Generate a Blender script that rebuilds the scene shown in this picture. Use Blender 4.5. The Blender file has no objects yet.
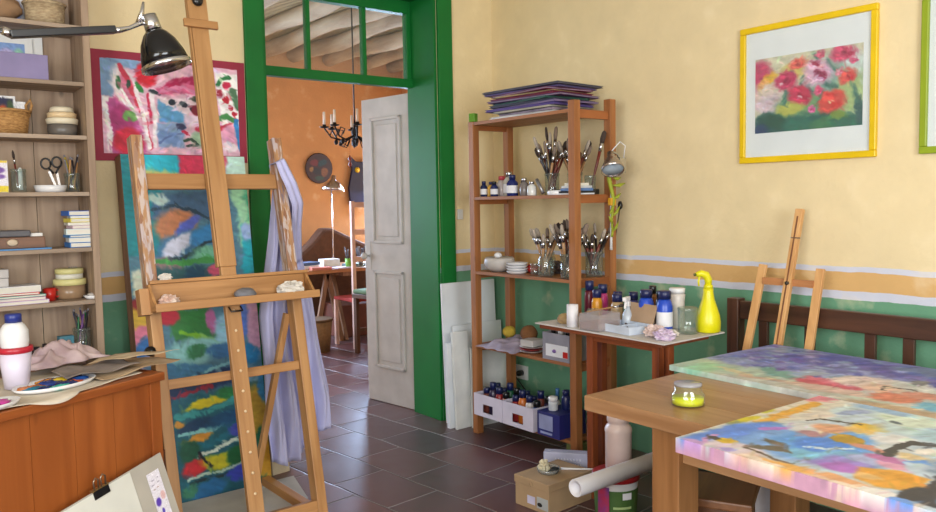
import bpy, math, random
import numpy as np
from mathutils import Vector, Matrix
random.seed(7)
SC = bpy.context.scene
COL = SC.collection
PI = math.pi

# ------------------------------------------------------------------ colours and materials
def lin(c):
    c = c / 255.0
    return c / 12.92 if c <= 0.04045 else ((c + 0.055) / 1.055) ** 2.4
def rgb(c): return (lin(c[0]), lin(c[1]), lin(c[2]), 1.0)
_M = {}
def base(name):
    m = bpy.data.materials.new(name); m.use_nodes = True
    nt = m.node_tree
    return m, nt, nt.nodes, nt.links, nt.nodes['Principled BSDF']
def tint(c, f): return tuple(max(0, min(255, x * f)) for x in c)
def mat(name, c, rough=0.6, metal=0.0, var=0.10, scale=9.0, bump=0.0, c2=None, stretch=(1, 1, 1)):
    if name in _M: return _M[name]
    m, nt, N, L, b = base(name)
    tc = N.new('ShaderNodeTexCoord'); mp = N.new('ShaderNodeMapping'); mp.inputs['Scale'].default_value = stretch
    nz = N.new('ShaderNodeTexNoise'); nz.inputs['Scale'].default_value = scale; nz.inputs['Detail'].default_value = 5
    L.new(tc.outputs['Object'], mp.inputs['Vector']); L.new(mp.outputs[0], nz.inputs['Vector'])
    cr = N.new('ShaderNodeValToRGB')
    cr.color_ramp.elements[0].position = 0.3; cr.color_ramp.elements[1].position = 0.7
    cr.color_ramp.elements[0].color = rgb(tint(c, 1 - var)) if c2 is None else rgb(c2)
    cr.color_ramp.elements[1].color = rgb(tint(c, 1 + var * 0.5)) if c2 is None else rgb(c)
    L.new(nz.outputs['Fac'], cr.inputs['Fac']); L.new(cr.outputs['Color'], b.inputs['Base Color'])
    b.inputs['Roughness'].default_value = rough; b.inputs['Metallic'].default_value = metal
    if bump:
        bp = N.new('ShaderNodeBump'); bp.inputs['Strength'].default_value = bump; bp.inputs['Distance'].default_value = 0.004
        L.new(nz.outputs['Fac'], bp.inputs['Height']); L.new(bp.outputs['Normal'], b.inputs['Normal'])
    _M[name] = m
    return m
def wood(name, c1, c2, axis='z', rough=0.5, knots=False, fine=1.0, coat=0.0):
    if name in _M: return _M[name]
    m, nt, N, L, b = base(name)
    tc = N.new('ShaderNodeTexCoord'); mp = N.new('ShaderNodeMapping')
    s = {'x': (1.6, 22, 22), 'y': (22, 1.6, 22), 'z': (22, 22, 1.6)}[axis]
    mp.inputs['Scale'].default_value = tuple(k * fine for k in s)
    nz = N.new('ShaderNodeTexNoise'); nz.inputs['Scale'].default_value = 1.0; nz.inputs['Detail'].default_value = 6
    nz.inputs['Distortion'].default_value = 0.6
    L.new(tc.outputs['Object'], mp.inputs['Vector']); L.new(mp.outputs[0], nz.inputs['Vector'])
    cr = N.new('ShaderNodeValToRGB')
    cr.color_ramp.elements[0].position = 0.32; cr.color_ramp.elements[1].position = 0.68
    cr.color_ramp.elements[0].color = rgb(c2); cr.color_ramp.elements[1].color = rgb(c1)
    L.new(nz.outputs['Fac'], cr.inputs['Fac'])
    out = cr.outputs['Color']
    if knots:
        vo = N.new('ShaderNodeTexVoronoi'); vo.inputs['Scale'].default_value = 1.0
        mk = N.new('ShaderNodeMapping')
        mk.inputs['Scale'].default_value = {'x': (3, 8, 8), 'y': (8, 3, 8), 'z': (8, 8, 3.4)}[axis]
        L.new(tc.outputs['Object'], mk.inputs['Vector']); L.new(mk.outputs[0], vo.inputs['Vector'])
        kr = N.new('ShaderNodeValToRGB'); kr.color_ramp.elements[0].position = 0.05; kr.color_ramp.elements[1].position = 0.13
        kr.color_ramp.elements[0].color = (0.25, 0.25, 0.25, 1); kr.color_ramp.elements[1].color = (1, 1, 1, 1)
        L.new(vo.outputs['Distance'], kr.inputs['Fac'])
        mx = N.new('ShaderNodeMixRGB'); mx.blend_type = 'MULTIPLY'; mx.inputs[0].default_value = 0.8
        L.new(out, mx.inputs[1]); L.new(kr.outputs['Color'], mx.inputs[2]); out = mx.outputs[0]
    L.new(out, b.inputs['Base Color'])
    b.inputs['Roughness'].default_value = rough
    b.inputs['Coat Weight'].default_value = coat; b.inputs['Coat Roughness'].default_value = 0.2
    bp = N.new('ShaderNodeBump'); bp.inputs['Strength'].default_value = 0.15; bp.inputs['Distance'].default_value = 0.002
    L.new(nz.outputs['Fac'], bp.inputs['Height']); L.new(bp.outputs['Normal'], b.inputs['Normal'])
    _M[name] = m
    return m
def glass(name, c=(244, 249, 247), gloss=0.10, clear=0.965):
    """thin clear glass or plastic: mostly see-through, with fresnel reflections and a haze"""
    if name in _M: return _M[name]
    m, nt, N, L, b = base(name)
    out = N['Material Output']
    tr = N.new('ShaderNodeBsdfTransparent'); tr.inputs['Color'].default_value = rgb(c)
    gl = N.new('ShaderNodeBsdfGlossy'); gl.inputs['Roughness'].default_value = 0.06
    df = N.new('ShaderNodeBsdfDiffuse'); df.inputs['Color'].default_value = rgb(c)
    m1 = N.new('ShaderNodeMixShader'); m1.inputs[0].default_value = 1 - clear
    L.new(tr.outputs[0], m1.inputs[1]); L.new(df.outputs[0], m1.inputs[2])
    fr = N.new('ShaderNodeLayerWeight'); fr.inputs['Blend'].default_value = 0.25
    pw = N.new('ShaderNodeMath'); pw.operation = 'POWER'; pw.inputs[1].default_value = 2.0
    L.new(fr.outputs['Facing'], pw.inputs[0])
    ad = N.new('ShaderNodeMath'); ad.operation = 'MULTIPLY_ADD'; ad.inputs[1].default_value = 0.45; ad.inputs[2].default_value = gloss * 0.5 + 0.02
    L.new(pw.outputs[0], ad.inputs[0])
    m2 = N.new('ShaderNodeMixShader'); L.new(ad.outputs[0], m2.inputs[0])
    L.new(m1.outputs[0], m2.inputs[1]); L.new(gl.outputs[0], m2.inputs[2])
    L.new(m2.outputs[0], out.inputs['Surface'])
    _M[name] = m
    return m

# ------------------------------------------------------------------ mesh builder
class MB:
    def __init__(s): s.v = []; s.f = []; s.sm = []
    def add(s, vs, fs, smooth=False, M=None):
        o = len(s.v)
        for p in vs:
            p = Vector(p)
            if M is not None: p = M @ p
            s.v.append(tuple(p))
        for f in fs: s.f.append([i + o for i in f]); s.sm.append(smooth)
        return s
    def box(s, x0, x1, y0, y1, z0, z1, M=None):
        vs = [(x0, y0, z0), (x1, y0, z0), (x1, y1, z0), (x0, y1, z0), (x0, y0, z1), (x1, y0, z1), (x1, y1, z1), (x0, y1, z1)]
        fs = [(0, 3, 2, 1), (4, 5, 6, 7), (0, 1, 5, 4), (1, 2, 6, 5), (2, 3, 7, 6), (3, 0, 4, 7)]
        return s.add(vs, fs, False, M)
    def beam(s, a, b, w, d, up=(0, 0, 1)):
        """rectangular bar from a to b; w across, d along the 'up' hint"""
        a = Vector(a); b = Vector(b); t = (b - a); n = t.length; t.normalize()
        u = Vector(up); x = t.cross(u)
        if x.length < 1e-5: x = t.cross(Vector((1, 0, 0)))
        x.normalize(); y = x.cross(t).normalized()
        M = Matrix.Translation(a) @ Matrix((x, y, t)).transposed().to_4x4()
        return s.box(-w / 2, w / 2, -d / 2, d / 2, 0, n, M)
    def tube(s, pts, r, seg=10, cap=True):
        pts = [Vector(p) for p in pts]
        rs = r if isinstance(r, (list, tuple)) else [r] * len(pts)
        rings = []; px = None
        for i, p in enumerate(pts):
            t = (pts[min(i + 1, len(pts) - 1)] - pts[max(i - 1, 0)]).normalized()
            if px is None:
                px = t.cross(Vector((0, 0, 1)))
                if px.length < 1e-3: px = t.cross(Vector((1, 0, 0)))
            px = (px - t * px.dot(t)).normalized(); py = t.cross(px)
            rings.append([p + (px * math.cos(2 * PI * k / seg) + py * math.sin(2 * PI * k / seg)) * rs[i] for k in range(seg)])
        vs = [q for R in rings for q in R]; fs = []
        for i in range(len(rings) - 1):
            for k in range(seg):
                a = i * seg + k; b2 = i * seg + (k + 1) % seg
                fs.append((a, b2, b2 + seg, a + seg))
        s.add(vs, fs, True)
        if cap:
            o = len(s.v) - len(vs)
            s.f.append([o + k for k in range(seg)][::-1]); s.sm.append(False)
            s.f.append([o + (len(rings) - 1) * seg + k for k in range(seg)]); s.sm.append(False)
        return s
    def lathe(s, prof, c=(0, 0, 0), seg=20, M=None, sx=1.0, sy=1.0):
        """profile of (r, z) pairs turned about z"""
        vs = []; fs = []
        for r, z in prof:
            for k in range(seg):
                a = 2 * PI * k / seg
                vs.append((c[0] + r * sx * math.cos(a), c[1] + r * sy * math.sin(a), c[2] + z))
        for i in range(len(prof) - 1):
            for k in range(seg):
                a = i * seg + k; b = i * seg + (k + 1) % seg
                fs.append((a, b, b + seg, a + seg))
        s.add(vs, fs, True, M)
        o = len(s.v) - len(vs)
        if prof[0] == prof[-1] or len(prof) == 2: return s
        if prof[0][0] > 1e-5: s.f.append([o + k for k in range(seg)][::-1]); s.sm.append(False)
        if prof[-1][0] > 1e-5: s.f.append([o + (len(prof) - 1) * seg + k for k in range(seg)]); s.sm.append(False)
        return s
    def prism(s, poly, z0, z1, M=None):
        n = len(poly)
        vs = [(x, y, z0) for x, y in poly] + [(x, y, z1) for x, y in poly]
        fs = [list(range(n))[::-1], list(range(n, 2 * n))] + [(i, (i + 1) % n, (i + 1) % n + n, i + n) for i in range(n)]
        return s.add(vs, fs, False, M)
    def ball(s, c, r, sx=1, sy=1, sz=1, jit=0.0, seg=14, rings=9, seed=1):
        rd = random.Random(seed); vs = []; fs = []
        for i in range(rings + 1):
            th = PI * i / rings
            for k in range(seg):
                ph = 2 * PI * k / seg; q = r * (1 + jit * (rd.random() - 0.5) * (0 if i in (0, rings) else 1))
                vs.append((c[0] + q * sx * math.sin(th) * math.cos(ph), c[1] + q * sy * math.sin(th) * math.sin(ph), c[2] + q * sz * math.cos(th)))
        for i in range(rings):
            for k in range(seg):
                a = i * seg + k; b = i * seg + (k + 1) % seg
                fs.append((a, a + seg, b + seg, b))
        return s.add(vs, fs, True)
    def grid(s, nu, nv, fn, smooth=True):
        vs = [fn(i / nu, j / nv) for j in range(nv + 1) for i in range(nu + 1)]
        fs = [(j * (nu + 1) + i, j * (nu + 1) + i + 1, (j + 1) * (nu + 1) + i + 1, (j + 1) * (nu + 1) + i) for j in range(nv) for i in range(nu)]
        return s.add(vs, fs, smooth)
    def obj(s, name, material, parent=None, bevel=0.0, solid=0.0, loc=None):
        me = bpy.data.meshes.new(name); me.from_pydata(s.v, [], s.f); me.update()
        me.polygons.foreach_set('use_smooth', s.sm)
        o = bpy.data.objects.new(name, me); COL.objects.link(o)
        if material is not None: me.materials.append(material)
        if parent is not None: o.parent = parent
        if loc is not None: o.location = loc
        if solid:
            md = o.modifiers.new('solid', 'SOLIDIFY'); md.thickness = solid; md.offset = 0
        if bevel:
            md = o.modifiers.new('bevel', 'BEVEL'); md.width = bevel; md.segments = 2; md.limit_method = 'ANGLE'; md.angle_limit = math.radians(40)
        return o
def thing(name, label, cat, loc=(0, 0, 0), rz=0.0, group=None):
    o = bpy.data.objects.new(name, None); COL.objects.link(o)
    o.empty_display_size = 0.05
    o.location = loc; o.rotation_euler = (0, 0, math.radians(rz))
    o['label'] = label; o['category'] = cat
    if group: o['group'] = group
    return o
def tag(o, label, cat, group=None, loc=None, rz=None):
    o['label'] = label; o['category'] = cat
    if group: o['group'] = group
    if loc is not None: o.location = loc
    if rz is not None: o.rotation_euler = (0, 0, math.radians(rz))
    return o
def struct(o, label=None):
    o['kind'] = 'structure'
    if label: o['label'] = label
    return o
def dup(root, label, loc, rz=0.0, group=None, scale=None, rot=None):
    r = root.copy(); COL.objects.link(r); r.location = loc
    r.rotation_euler = rot if rot is not None else (0, 0, math.radians(rz))
    r['label'] = label
    if group: r['group'] = group
    if scale: r.scale = (scale, scale, scale)
    for ch in list(root.children):
        c = ch.copy(); COL.objects.link(c); c.parent = r
        for g in ch.children:
            d = g.copy(); COL.objects.link(d); d.parent = c
    return r

# ------------------------------------------------------------------ painted surfaces (brush strokes -> colour attribute)
def smooth01(x): x = np.clip(x, 0, 1); return x * x * (3 - 2 * x)
def fnoise(U, V, seed, f=6.0):
    rd = np.random.RandomState(seed); out = np.zeros_like(U)
    for k in range(14):
        a = rd.rand() * 2 * PI; fr = f * (0.5 + rd.rand() * 2.0); ph = rd.rand() * 2 * PI
        out += np.sin((U * math.cos(a) + V * math.sin(a)) * fr + ph + 1.3 * np.sin((U * math.sin(a) - V * math.cos(a)) * fr * 0.7 + ph * 2)) / 14 ** 0.5
    return out
def paint(U, V, bg, strokes, seed=1, warp=0.012, streak=0.10, ang=20, asp=1.0, dabs=0):
    """U, V in 0..1 (V downwards); strokes as ('e',u,v,ru,rv,deg,col[,soft]) ('l',pts,w,col[,soft]) ('q',poly,col[,soft])"""
    Vs = V * asp
    Uw = U + warp * fnoise(U, Vs, seed, 9); Vw = Vs + warp * fnoise(U, Vs, seed + 5, 9)
    Uw = Uw + warp * 0.5 * fnoise(U, Vs, seed + 9, 32); Vw = Vw + warp * 0.5 * fnoise(U, Vs, seed + 11, 32)
    Uw = Uw + warp * 0.30 * fnoise(U, Vs, seed + 15, 95); Vw = Vw + warp * 0.30 * fnoise(U, Vs, seed + 17, 95)
    img = np.zeros(U.shape + (3,)); img[:] = bg
    for st in strokes:
        if st[0] == 'e':
            _, u, v, ru, rv, deg, col = st[:7]; soft = st[7] if len(st) > 7 else 0.25
            a = math.radians(deg); v *= asp; rv *= asp
            du = (Uw - u) * math.cos(a) + (Vw - v) * math.sin(a); dv = -(Uw - u) * math.sin(a) + (Vw - v) * math.cos(a)
            d = np.sqrt((du / ru) ** 2 + (dv / rv) ** 2); al = smooth01((1 + soft - d) / (2 * soft + 1e-6))
        elif st[0] == 'l':
            _, pts, w, col = st[:4]; soft = st[4] if len(st) > 4 else 0.3
            d = np.full(U.shape, 9.0)
            for (x0, y0), (x1, y1) in zip(pts[:-1], pts[1:]):
                y0 *= asp; y1 *= asp; dx, dy = x1 - x0, y1 - y0; q = dx * dx + dy * dy + 1e-9
                t = np.clip(((Uw - x0) * dx + (Vw - y0) * dy) / q, 0, 1)
                d = np.minimum(d, np.hypot(Uw - x0 - t * dx, Vw - y0 - t * dy))
            al = smooth01((1 + soft - d / (w / 2)) / (2 * soft + 1e-6))
        else:
            _, poly, col = st[:3]; soft = st[3] if len(st) > 3 else 0.008
            ins = np.zeros(U.shape, bool); d = np.full(U.shape, 9.0); n = len(poly)
            for i in range(n):
                x0, y0 = poly[i]; x1, y1 = poly[(i + 1) % n]; y0 *= asp; y1 *= asp
                if abs(y1 - y0) > 1e-9:
                    ins ^= ((y0 > Vw) != (y1 > Vw)) & (Uw < (x1 - x0) * (Vw - y0) / (y1 - y0) + x0)
                dx, dy = x1 - x0, y1 - y0; q = dx * dx + dy * dy + 1e-9
                t = np.clip(((Uw - x0) * dx + (Vw - y0) * dy) / q, 0, 1)
                d = np.minimum(d, np.hypot(Uw - x0 - t * dx, Vw - y0 - t * dy))
            sd = np.where(ins, d, -d); al = smooth01(0.5 + sd / (2 * soft))
        img = img * (1 - al[..., None]) + np.array(col, float) * al[..., None]
    rd = np.random.RandomState(seed + 77); src = img.copy(); hh, ww = U.shape
    for k in range(dabs):      # small brush dabs that pick up the colour lying next to them
        i, j = rd.randint(hh), rd.randint(ww); u, v = U[i, j], Vs[i, j]
        i2, j2 = min(max(i + rd.randint(-3, 4), 0), hh - 1), min(max(j + rd.randint(-3, 4), 0), ww - 1)
        col = src[i2, j2] * (1 + 0.16 * (rd.rand(3) - 0.5)) * (1 + 0.30 * (rd.rand() - 0.5)) + 7 * (rd.rand() - 0.4)
        an = math.radians(ang) + 1.1 * math.sin(u * 5 + seed) + rd.randn() * 0.5; ru = 0.012 + 0.024 * rd.rand(); rv = ru * (0.18 + 0.25 * rd.rand())
        m = (np.abs(U - u) < ru * 1.5) & (np.abs(Vs - v) < ru * 1.5)
        du = (U[m] - u) * math.cos(an) + (Vs[m] - v) * math.sin(an); dv = -(U[m] - u) * math.sin(an) + (Vs[m] - v) * math.cos(an)
        al = 0.6 * smooth01((1.4 - np.sqrt((du / ru) ** 2 + (dv / rv) ** 2)) / 0.8)
        img[m] = img[m] * (1 - al[:, None]) + col * al[:, None]
    a = math.radians(ang)
    s1 = fnoise((U * math.cos(a) + Vs * math.sin(a)) * 1.0, (-U * math.sin(a) + Vs * math.cos(a)) * 5, seed + 21, 14)
    s2 = fnoise(U, Vs, seed + 31, 40)
    img *= (1 + streak * (0.6 * s1 + 0.4 * s2) * 0.8)[..., None]
    return np.clip(img, 0, 255)
def tolin(img):
    c = img / 255.0
    return np.where(c <= 0.04045, c / 12.92, ((c + 0.055) / 1.055) ** 2.4)
def paint_mat(name, rough=0.5, bump=0.15, coat=0.0):
    if name in _M: return _M[name]
    m, nt, N, L, b = base(name)
    at = N.new('ShaderNodeAttribute'); at.attribute_name = 'pigment'
    tc = N.new('ShaderNodeTexCoord'); nz = N.new('ShaderNodeTexNoise'); nz.inputs['Scale'].default_value = 60
    L.new(tc.outputs['Object'], nz.inputs['Vector'])
    hs = N.new('ShaderNodeHueSaturation'); mr = N.new('ShaderNodeMapRange')
    mr.inputs['To Min'].default_value = 0.9; mr.inputs['To Max'].default_value = 1.1
    L.new(nz.outputs['Fac'], mr.inputs['Value']); L.new(mr.outputs[0], hs.inputs['Value'])
    L.new(at.outputs['Color'], hs.inputs['Color']); L.new(hs.outputs[0], b.inputs['Base Color'])
    b.inputs['Roughness'].default_value = rough; b.inputs['Coat Weight'].default_value = coat; b.inputs['Coat Roughness'].default_value = 0.15
    bp = N.new('ShaderNodeBump'); bp.inputs['Strength'].default_value = bump; bp.inputs['Distance'].default_value = 0.001
    L.new(nz.outputs['Fac'], bp.inputs['Height']); L.new(bp.outputs['Normal'], b.inputs['Normal'])
    _M[name] = m
    return m
def painted(name, w, h, nu, nv, material, parent, bg, strokes, depth=0.0, to=None, gain=1.0, **kw):
    """painted sheet w x h in its own x (right) / z (up) plane facing -y, wrapping 'depth' over the edges; 'to' maps (x,y,z)"""
    us = list(np.linspace(0, 1, nu + 1)); vs = list(np.linspace(0, 1, nv + 1))
    if depth: us = [-depth / w] + us + [1 + depth / w]; vs = [-depth / h] + vs + [1 + depth / h]
    U, V = np.meshgrid(us, vs)
    img = tolin(paint(U, V, bg, strokes, asp=h / w, **kw) * gain)
    mb = MB(); A, B = len(us), len(vs); pts = []
    for j in range(B):
        for i in range(A):
            u, v = us[i], vs[j]; cu, cv = min(max(u, 0), 1), min(max(v, 0), 1)
            dd = depth if (u != cu or v != cv) else 0.0
            p = (cu * w, dd, (1 - cv) * h); pts.append(to(*p) if to else p)
    fs = [(j * A + i, (j + 1) * A + i, (j + 1) * A + i + 1, j * A + i + 1) for j in range(B - 1) for i in range(A - 1)]
    mb.add(pts, fs, False)
    o = mb.obj(name, material, parent)
    ca = o.data.color_attributes.new('pigment', 'FLOAT_COLOR', 'POINT')
    flat = np.concatenate([img.reshape(-1, 3), np.ones((A * B, 1))], 1).astype(np.float32)
    ca.data.foreach_set('color', flat.ravel())
    return o

# ================================================================== THE ROOM SHELL
def wall_mat(name, band=True, plain=(227, 208, 165)):
    m, nt, N, L, b = base(name)
    tc = N.new('ShaderNodeTexCoord'); sp = N.new('ShaderNodeSeparateXYZ'); L.new(tc.outputs['Object'], sp.inputs[0])
    nz = N.new('ShaderNodeTexNoise'); nz.inputs['Scale'].default_value = 7; nz.inputs['Detail'].default_value = 6
    n2 = N.new('ShaderNodeTexNoise'); n2.inputs['Scale'].default_value = 1.6; n2.inputs['Detail'].default_value = 4
    n3 = N.new('ShaderNodeTexNoise'); n3.inputs['Scale'].default_value = 45; n3.inputs['Detail'].default_value = 4
    for n in (nz, n2, n3): L.new(tc.outputs['Object'], n.inputs['Vector'])
    def math_(op, a, bb):
        q = N.new('ShaderNodeMath'); q.operation = op
        for i, x in enumerate((a, bb)):
            if isinstance(x, (int, float)): q.inputs[i].default_value = x
            else: L.new(x, q.inputs[i])
        return q.outputs[0]
    wob = math_('MULTIPLY', math_('SUBTRACT', nz.outputs['Fac'], 0.5), 0.018)
    z = math_('DIVIDE', math_('ADD', sp.outputs['Z'], wob), 3.0)
    cr = N.new('ShaderNodeValToRGB'); cr.color_ramp.interpolation = 'CONSTANT'; e = cr.color_ramp.elements
    stops = [(0, (106, 158, 126)), (0.942, (205, 208, 222)), (0.973, (214, 172, 112)), (1.057, (205, 208, 222)), (1.087, plain)]
    e[0].position = 0; e[0].color = rgb(stops[0][1]); e[1].position = stops[1][0] / 3; e[1].color = rgb(stops[1][1])
    for p, c in stops[2:]:
        q = e.new(p / 3); q.color = rgb(c)
    L.new(z, cr.inputs['Fac'])
    src = cr.outputs['Color']
    if not band:
        rr = N.new('ShaderNodeRGB'); rr.outputs[0].default_value = rgb(plain); src = rr.outputs[0]
    mr = N.new('ShaderNodeMapRange'); mr.inputs['From Min'].default_value = 0.3; mr.inputs['From Max'].default_value = 0.7
    mr.inputs['To Min'].default_value = 0.90; mr.inputs['To Max'].default_value = 1.05
    L.new(math_('ADD', math_('MULTIPLY', nz.outputs['Fac'], 0.5), math_('MULTIPLY', n2.outputs['Fac'], 0.5)), mr.inputs['Value'])
    hs = N.new('ShaderNodeHueSaturation'); L.new(src, hs.inputs['Color']); L.new(mr.outputs[0], hs.inputs['Value'])
    # chalky rubbed patches
    pr = N.new('ShaderNodeValToRGB'); pr.color_ramp.elements[0].position = 0.60; pr.color_ramp.elements[1].position = 0.78
    L.new(nz.outputs['Fac'], pr.inputs['Fac'])
    mx = N.new('ShaderNodeMixRGB'); L.new(math_('MULTIPLY', pr.outputs['Color'], 0.45), mx.inputs[0])
    L.new(hs.outputs[0], mx.inputs[1]); mx.inputs[2].default_value = rgb((236, 220, 184))
    L.new(mx.outputs[0], b.inputs['Base Color']); b.inputs['Roughness'].default_value = 0.85
    bp = N.new('ShaderNodeBump'); bp.inputs['Strength'].default_value = 0.35; bp.inputs['Distance'].default_value = 0.006
    L.new(math_('ADD', n3.outputs['Fac'], math_('MULTIPLY', nz.outputs['Fac'], 2.0)), bp.inputs['Height']); L.new(bp.outputs['Normal'], b.inputs['Normal'])
    return m
W_BAND = wall_mat('limewash_banded')
W_PLAIN = wall_mat('limewash_plain', band=False)
W_ORANGE = wall_mat('orange_limewash', band=False, plain=(216, 162, 110))
M_PLASTER = mat('white_plaster', (225, 220, 208), 0.9, var=0.05)

def floor_mat():
    m, nt, N, L, b = base('terracotta_tiles')
    tc = N.new('ShaderNodeTexCoord'); mp = N.new('ShaderNodeMapping')
    mp.inputs['Rotation'].default_value = (0, 0, math.radians(-96)); mp.inputs['Location'].default_value = (0.18, 0.352, 0)
    nw = N.new('ShaderNodeTexNoise'); nw.inputs['Scale'].default_value = 3.0
    L.new(tc.outputs['Object'], nw.inputs['Vector'])
    va = N.new('ShaderNodeVectorMath'); va.operation = 'SCALE'; va.inputs[3].default_value = 0.03
    vb = N.new('ShaderNodeVectorMath'); vb.operation = 'ADD'
    L.new(nw.outputs['Color'], va.inputs[0]); L.new(tc.outputs['Object'], vb.inputs[0]); L.new(va.outputs[0], vb.inputs[1]); L.new(vb.outputs[0], mp.inputs['Vector'])
    br = N.new('ShaderNodeTexBrick'); br.inputs['Scale'].default_value = 1
    br.inputs['Brick Width'].default_value = 0.43; br.inputs['Row Height'].default_value = 0.31
    br.inputs['Mortar Size'].default_value = 0.008; br.inputs['Mortar Smooth'].default_value = 0.4; br.offset = 0.45
    br.inputs['Color1'].default_value = rgb((104, 66, 64)); br.inputs['Color2'].default_value = rgb((76, 54, 58)); br.inputs['Mortar'].default_value = rgb((160, 150, 146))
    br.inputs['Bias'].default_value = 0.0
    L.new(mp.outputs[0], br.inputs['Vector'])
    nz = N.new('ShaderNodeTexNoise'); nz.inputs['Scale'].default_value = 9; nz.inputs['Detail'].default_value = 7
    L.new(tc.outputs['Object'], nz.inputs['Vector'])
    mr = N.new('ShaderNodeMapRange'); mr.inputs['To Min'].default_value = 0.65; mr.inputs['To Max'].default_value = 1.3
    L.new(nz.outputs['Fac'], mr.inputs['Value'])
    hs = N.new('ShaderNodeHueSaturation'); L.new(br.outputs['Color'], hs.inputs['Color']); L.new(mr.outputs[0], hs.inputs['Value'])
    L.new(hs.outputs[0], b.inputs['Base Color'])
    rr = N.new('ShaderNodeMapRange'); rr.inputs['To Min'].default_value = 0.24; rr.inputs['To Max'].default_value = 0.46
    L.new(nz.outputs['Fac'], rr.inputs['Value']); L.new(rr.outputs[0], b.inputs['Roughness'])
    ng = N.new('ShaderNodeTexNoise'); ng.inputs['Scale'].default_value = 2.4; ng.inputs['Detail'].default_value = 0
    L.new(tc.outputs['Object'], ng.inputs['Vector'])
    sm = N.new('ShaderNodeMath'); sm.operation = 'MULTIPLY_ADD'; sm.inputs[1].default_value = -2.2
    br.inputs['Mortar Smooth'].default_value = 1.0; L.new(br.outputs['Fac'], sm.inputs[0]); L.new(ng.outputs['Fac'], sm.inputs[2])
    bp = N.new('ShaderNodeBump'); bp.inputs['Strength'].default_value = 0.8; bp.inputs['Distance'].default_value = 0.012; b.inputs['Specular IOR Level'].default_value = 0.8
    L.new(sm.outputs[0], bp.inputs['Height']); L.new(bp.outputs['Normal'], b.inputs['Normal'])
    return m
X0R, XR, YB, YF = -2.0, 3.40, -2.0, 4.03      # this room: x from left wall to right wall, y from rear wall to the door wall
struct(MB().box(X0R - .2, 6.2, YB - .2, 9.2, -0.1, 0.0).obj('floor', floor_mat()), 'dark red terracotta tile floor with pale joints')
struct(MB().box(XR, XR + .2, YB - .2, YF + .3, 0, 3.2).obj('wall_right', W_BAND), 'yellow limewashed wall with painted ochre band over a green dado')
wb = MB(); DL, DR, DT = 1.80, 2.95, 2.70
wb.box(X0R - .2, DL, YF, YF + .3, 0, 3.2).box(DR, XR, YF, YF + .3, 0, 3.2).box(DL, DR, YF, YF + .3, DT, 3.2)
struct(wb.obj('wall_back', W_BAND), 'yellow limewashed wall with painted band around the green doorway')
# left wall with a window opening, rear wall with a window opening
def wall_x(name, x, t, y0, y1, h, win, m):
    mb = MB()
    if win:
        a, b_, c, d = win
        mb.box(x, x + t, y0, a, 0, h).box(x, x + t, b_, y1, 0, h).box(x, x + t, a, b_, 0, c).box(x, x + t, a, b_, d, h)
    else: mb.box(x, x + t, y0, y1, 0, h)
    return struct(mb.obj(name, m))
def wall_y(name, y, t, x0, x1, h, win, m):
    mb = MB()
    if win:
        a, b_, c, d = win
        mb.box(x0, a, y, y + t, 0, h).box(b_, x1, y, y + t, 0, h).box(a, b_, y, y + t, 0, c).box(a, b_, y, y + t, d, h)
    else: mb.box(x0, x1, y, y + t, 0, h)
    return struct(mb.obj(name, m))
WIN_L = (-1.5, 1.0, 0.9, 2.5); WIN_R = (-0.8, 1.4, 0.9, 2.4)
wall_x('wall_left', X0R - .2, .2, YB, YF, 3.2, WIN_L, W_PLAIN)
wall_y('wall_front', YB - .2, .2, X0R - .2, XR, 3.2, WIN_R, W_PLAIN)
struct(MB().box(X0R - .2, XR + .2, YB - .2, YF + .3, 3.2, 3.3).obj('ceiling', M_PLASTER))

# ---- green doorway with transom light and half of a double door
GREEN = mat('green_gloss_paint', (18, 110, 46), 0.5, var=0.06, scale=5); GREEN.node_tree.nodes['Principled BSDF'].inputs['Specular IOR Level'].default_value = 0.3
DGREEN = GREEN
door = struct(thing('door_1', 'green doorway with glazed transom light and half open pale door', 'doorway', (0, 0, 0)))
del door['category']
cs = MB()
cs.box(1.698, 1.80, YF - .022, YF, 0, 2.82).box(2.95, 3.06, YF - .022, YF, 0, 2.82).box(1.80, 2.95, YF - .022, YF, 2.70, 2.82)
cs.obj('door_casing', GREEN, door, bevel=.004)
jb = MB(); jb.box(2.93, 2.95, YF, YF + .3, 0, 2.70).box(1.80, 1.82, YF, YF + .3, 0, 2.70).box(1.82, 2.93, YF, YF + .3, 2.68, 2.70)
jb.obj('door_lining', GREEN, door, bevel=.002)
fr = MB(); fr.box(1.82, 2.95, YF + .24, YF + .30, 2.135, 2.19).box(1.82, 1.93, YF + .24, YF + .30, 0, 2.68).box(2.90, 2.93, YF + .25, YF + .30, 2.19, 2.68).box(1.93, 2.90, YF + .24, YF + .30, 2.60, 2.68)
fr.obj('transom_frame', GREEN, door, bevel=.003)
for x in (2.204, 2.586): MB().box(x - .012, x + .012, YF + .25, YF + .29, 2.19, 2.61).obj('glazing_bar', GREEN, door)
for a, b_ in ((1.93, 2.19), (2.218, 2.573), (2.60, 2.90)):
    MB().box(a, b_, YF + .268, YF + .272, 2.19, 2.605).obj('transom_pane', glass('window_glass', (246, 250, 250), 0.0, 0.97), door)
WHITEWD = mat('aged_white_door_paint', (192, 190, 186), 0.5, var=0.06, scale=7, bump=.1)
lf = MB(); th = .035
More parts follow.
